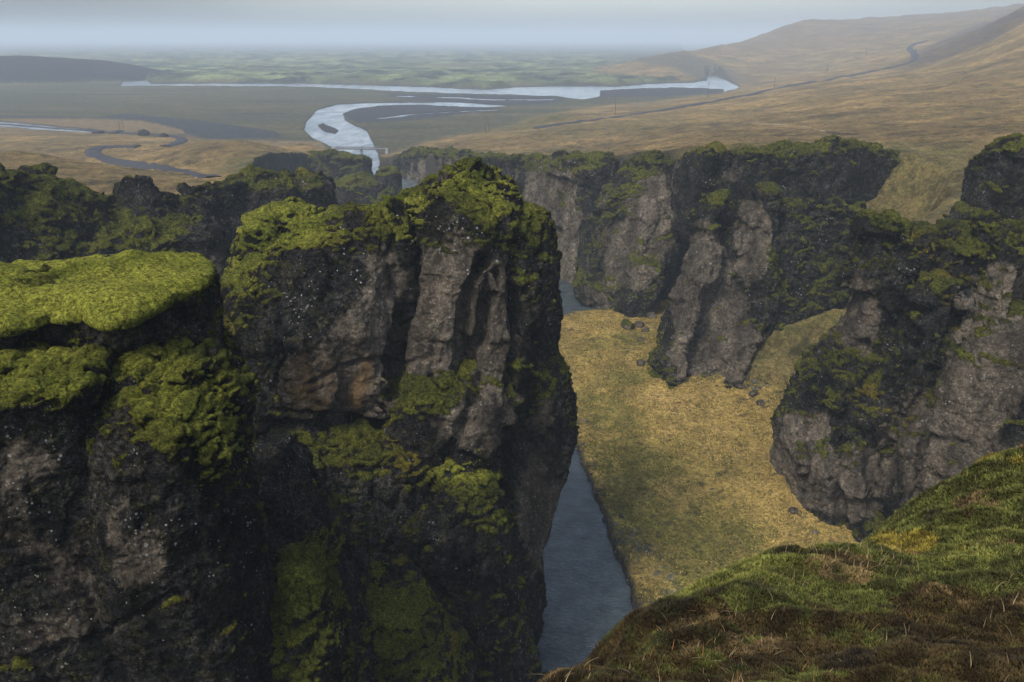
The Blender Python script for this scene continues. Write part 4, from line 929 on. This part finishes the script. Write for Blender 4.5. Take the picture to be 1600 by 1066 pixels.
# walkers on the bridge
def person(px, label, coat, legs_c, walk=.22):
    s_ = (px-562)/(81/2)*BL; x = BM[0]+math.cos(BR)*s_; y = BM[1]+math.sin(BR)*s_-.9
    me = bpy.data.meshes.new('person'); 
    J = [(0, 0, .95, .15), (0, 0, 1.18, .14), (0, 0, 1.40, .17), (0, 0, 1.52, .06), (0, 0, 1.60, .09), (0, 0, 1.70, .10),
         (.10, 0, .88, .10), (.11+.0, walk, .48, .07), (.11, walk*.6, .08, .05), (.11, walk*.6-.16, .05, .04),
         (-.10, 0, .88, .10), (-.11, -walk*.5, .48, .07), (-.11, -walk*1.2, .08, .05), (-.11, -walk*1.2-.16, .05, .04),
         (.20, 0, 1.40, .07), (.25, .05, 1.13, .05), (.24, -.10, .88, .045), (-.20, 0, 1.40, .07), (-.25, -.03, 1.13, .05), (-.24, -.14, .90, .045)]
    E_ = [(0, 1), (1, 2), (2, 3), (3, 4), (4, 5), (0, 6), (6, 7), (7, 8), (8, 9), (0, 10), (10, 11), (11, 12), (12, 13), (2, 14), (14, 15), (15, 16), (2, 17), (17, 18), (18, 19)]
    me.from_pydata([j[:3] for j in J], E_, []); o = bpy.data.objects.new('person', me); C.objects.link(o)
    sk = o.modifiers.new('s', 'SKIN'); sub_ = o.modifiers.new('u', 'SUBSURF'); sub_.levels = sub_.render_levels = 1
    for i, j in enumerate(J): me.skin_vertices[0].data[i].radius = (j[3], j[3])
    me.skin_vertices[0].data[0].use_root = True
    dg = bpy.context.evaluated_depsgraph_get(); m2 = bpy.data.meshes.new_from_object(o.evaluated_get(dg)); bpy.data.objects.remove(o)
    m = Mat('walker_clothes'); g_ = m.tc.outputs['Object']; xz = m.t.nodes.new('ShaderNodeSeparateXYZ'); m.l(g_, xz.inputs[0])
    c = m.mix(m.math('GREATER_THAN', xz.outputs[2], .92), legs_c, coat); c = m.mix(m.math('GREATER_THAN', xz.outputs[2], 1.53), c, (.35, .22, .16)); c = m.mix(m.math('GREATER_THAN', xz.outputs[2], 1.70), c, (.04, .03, .02))
    m2.materials.clear(); m2.materials.append(m.fin(c, .8)); o = bpy.data.objects.new('person', m2); C.objects.link(o)
    o.location = (x, y, BZ); tag(o, label, 'person', 'walkers on the footbridge')
person(528, 'person in dark coat standing at the left end of the footbridge', (.03, .03, .04), (.02, .02, .03))
person(565, 'person in dark jacket walking above the pier at mid bridge', (.05, .03, .03), (.02, .02, .03))
person(596, 'person in dark clothes walking at the right end of the footbridge', (.03, .04, .05), (.03, .03, .03))

# power poles
def pole(px, py, ptop, label, hframe=False, w=None):
    q = ground_pt(px, py, 500); h = (py-ptop)/FPX*(q[1]*CP+(CAM_Z-q[2])*SP)*1.02
    t = empty('power_pole', q-np.array([0, 0, .3]), label, 'power pole', 'power poles across the plain')
    r = max(.20, .00033*q[1])
    if hframe:
        for s_ in (-1, 1): part('pole', lambda v, f: tube(v, f, (s_*h*.12, 0, 0), (s_*h*.12, 0, h), r, r*.8), M_wood, t, True)
        part('cross_arm', lambda v, f: box(v, f, (0, -r, h*.97), (h*.42, r*1.1, r*1.2)), M_wood, t)
        part('brace', lambda v, f: (tube(v, f, (-h*.12, 0, h*.60), (h*.12, 0, h*.80), r*.4, r*.4, 6), tube(v, f, (h*.12, 0, h*.60), (-h*.12, 0, h*.80), r*.4, r*.4, 6)), M_wood, t)
        xs = (-h*.19, 0, h*.19)
    else:
        part('pole', lambda v, f: tube(v, f, (0, 0, 0), (0, 0, h), r, r*.7), M_wood, t, True)
        part('cross_arm', lambda v, f: box(v, f, (0, -r, h*.965), (h*.17, r*.9, r*1.1)), M_wood, t); xs = (-h*.075, 0, h*.075)
    for x_ in xs: part('insulator', lambda v, f: tube(v, f, (x_, -r, h*.97), (x_, -r, h*1.005), r*.35, r*.28, 6), M_glass, t, True)
pole(191, 207, 186, 'twin wooden power pole beside the dark road at left', True)
pole(761, 206, 185, 'twin wooden power pole on the flat right of the river bend', True)
pole(961, 179, 147, 'tallest single power pole, standing on the tan slope below the river', False)
pole(1106, 153, 130, 'single power pole between the track and the far sandbar', False)
pole(1210, 138, 122, 'thin power pole just below the climbing track', False)
pole(1292, 112, 101, 'tiny faint power pole far off above the climbing track', False)
pole(1353, 87, 76, 'faintest power pole, close to the far bend of the track', False)

# roads: strips draped over the land
def road(name, pts, width, mat, px_steps=10):
    W = []
    for i in range(len(pts)-1):
        for t in np.linspace(0, 1, px_steps, endpoint=False):
            j0, j3 = max(i-1, 0), min(i+2, len(pts)-1); p0, p1, p2, p3 = [np.array(pts[k], float) for k in (j0, i, i+1, j3)]
            W.append(.5*(2*p1+(-p0+p2)*t+(2*p0-5*p1+4*p2-p3)*t*t+(-p0+3*p1-3*p2+p3)*t**3))
    W.append(np.array(pts[-1], float)); W = np.array([ground_pt(a[0], a[1], 300) for a in W])
    ok = np.r_[True, np.abs(np.diff(W[:, 1])) < .35*W[1:, 1]]; W = W[ok]
    for _ in range(3): W[1:-1] = (W[:-2]+2*W[1:-1]+W[2:])/4
    d = np.gradient(W[:, :2], axis=0); d /= np.linalg.norm(d, axis=1)[:, None]+1e-9; nn = np.c_[-d[:, 1], d[:, 0]]
    V = []; K = 7
    wv = width*(W[:, 1]/900)**.3
    for k in range(K):
        o_ = (k/(K-1)-.5); xy = W[:, :2]+nn*(wv*o_)[:, None]*(1+.12*N(W, 9, 1, k))[:, None]; z = terrain(xy[:, 0], xy[:, 1])+(.5+.0011*W[:, 1])*(1-(2*abs(o_))**4)-.25+.0004*W[:, 1]
        V.append(np.c_[xy, z])
    V = np.stack(V, 1).reshape(-1, 3); o = mesh_obj(name, V, grid_faces(len(W), K), mat); tag(o, kind='structure'); return o
M_track = simple('dark_gravel_road', (.036, .037, .042), .95, 0, .3, .5)
road('gravel_road', [(330, 278), (290, 269), (250, 263), (205, 257), (168, 249), (146, 241), (150, 233), (178, 230), (215, 230.5)], 13, M_track)
road('gravel_road', [(258, 230), (272, 226), (283, 221), (282, 216), (262, 213), (230, 211), (190, 209), (140, 206), (80, 202), (20, 197), (-40, 193)], 11, M_track)
road('track_road', [(836, 200), (900, 192), (960, 184), (1040, 172), (1106, 161), (1170, 149), (1230, 136), (1290, 126), (1345, 116), (1395, 106), (1422, 98), (1430, 88), (1421, 76), (1428, 70), (1446, 66)], 11, M_track)
log('roads')

# boulders
def blob_stone(r, seed, sub_=4, flat=.8):
    import bmesh
    bm = bmesh.new(); bmesh.ops.create_icosphere(bm, subdivisions=sub_, radius=1); v = np.array([p_.co[:] for p_ in bm.verts]); f = np.array([[q.index for q in fc.verts] for fc in bm.faces]); bm.free()
    rs = np.random.RandomState(seed)
    for _ in range(9):
        d = rs.normal(size=3); d /= np.linalg.norm(d); c = rs.uniform(.55, .8); s_ = v@d; v = v-np.outer(np.clip(s_-c, 0, 9)*.9, d)
    n = v/np.linalg.norm(v, axis=1)[:, None]; v = v+n*(.10*N(v, .6, 1, seed)+.06*N(v, .25, 1, seed+3))[:, None]
    v = v*np.array([r, r*.8, r*flat]); v[:, 2] += r*flat*.45; return v, f
def boulder(px, py, wpx, label, seed, flat=.8, mossy=0.0, nm='boulder', mat=None):
    q = ground_pt(px, py, 130); r = wpx/2/FPX*(q[1]*CP+(CAM_Z-q[2])*SP)
    v, f = blob_stone(r*1.05, seed, 4, flat); n = len(v)
    at = dict(moss=np.clip(mossy*sst(v[:, 2]/r, .3, .9)+.4*mossy*N(v, r*.6, 1, 5), 0, 1), bare=np.full(n, .9), ochre=np.zeros(n), bright=np.zeros(n))
    o = mesh_obj(nm, v, f, mat or RN, attrs=at); o.location = q; tag(o, label, 'boulder' if nm == 'boulder' else 'gravel heap', 'boulders on the canyon meadow' if nm == 'boulder' else 'gravel heaps by the road')
    return o
for a in [(981, 513, 24, 'largest boulder on the meadow with a mossy cap', 1, .9, .9), (998, 511, 16, 'square dark boulder touching the largest mossy boulder', 2, .8, .2), (1008, 518, 15, 'dark boulder in front at the right end of the cluster', 3, .6, .1),
          (1019, 496, 17, 'dark boulder lying up the grassy bank behind the cluster', 4, .7, .3), (1001, 487, 20, 'moss covered boulder at the top of the rock cluster', 5, .7, .9), (990, 482, 16, 'low mossy boulder against the foot of the buttress', 9, .7, .8),
          (1000, 531, 13, 'flat brownish stone alone below the boulder cluster', 6, .45, 0), (1001, 571, 16, 'angular black boulder left of the broad buttress foot', 7, .8, .1), (1021, 570, 14, 'mossy boulder wedged against the broad buttress foot', 8, .9, .8),
          (1188, 632, 13, 'black boulder at the lower end of the rubble in the gully', 10, .9, 0), (1176, 618, 18, 'dark mossy boulder midway in the gully rubble', 11, .7, .4), (1158, 606, 16, 'dark boulder at the upper end of the gully rubble', 12, .6, .5), (871, 508, 8, 'small flat stone near the water edge', 13, .4, .2),
          (1240, 800, 18, 'low brown mossy mound of rock below the massive buttress', 14, .5, .5)]: boulder(*a)
for a in [(153, 208.5, 20, 'low black gravel heap left of the twin power pole', 21, .35), (182, 209, 22, 'black gravel heap at the foot of the twin power pole', 22, .38), (225, 212, 18, 'pointed black gravel heap right of the twin power pole', 23, .7), (256, 214, 16, 'flat black gravel heap nearest the road bend', 24, .5)]:
    boulder(a[0], a[1], a[2], a[3], a[4], a[5], 0, 'gravel_heap', M_gravel)

# a leafless twiggy shrub on the summit rim of the middle crag
def shrub():
    q = np.array(P(697, 279, 119)); t = empty('bare_shrub', q, 'tiny leafless twiggy shrub on the summit rim of the middle crag', 'shrub')
    rs = np.random.RandomState(3)
    def br(v, f):
        for i in range(14):
            a = rs.uniform(0, 6.28); l = rs.uniform(.5, 1.3); e1 = np.array([math.cos(a)*.35*l, math.sin(a)*.35*l, .75*l]); tube(v, f, (0, 0, -.4), e1, .03, .02, 5)
            for j in range(3): tube(v, f, e1*rs.uniform(.5, 1), e1+rs.uniform(-.25, .25, 3)+np.array([0, 0, .25]), .018, .008, 4)
    part('twigs', br, M_wood, t)
shrub()

# ================================================================== HAZE
def build_haze():
    x0, x1, y0, y1, z0, z1 = -60500, 60500, -70, 61000, -20, 270
    v = [(a, b, c) for a in (x0, x1) for b in (y0, y1) for c in (z0, z1)]
    f = [(0, 1, 3, 2), (4, 6, 7, 5), (0, 4, 5, 1), (2, 3, 7, 6), (0, 2, 6, 4), (1, 5, 7, 3)]
    m = bpy.data.materials.new('haze_air'); m.use_nodes = True; t = m.node_tree; t.nodes.clear()
    o = t.nodes.new('ShaderNodeOutputMaterial'); p = t.nodes.new('ShaderNodeVolumePrincipled')
    p.inputs['Color'].default_value = (.77, .89, 1.0, 1); p.inputs['Density'].default_value = HAZE; p.inputs['Anisotropy'].default_value = .0
    t.links.new(p.outputs[0], o.inputs['Volume'])
    ob = mesh_obj('haze', v, f, m, smooth=False); tag(ob, kind='stuff'); ob.display_type = 'WIRE'
build_haze()
log('script done')
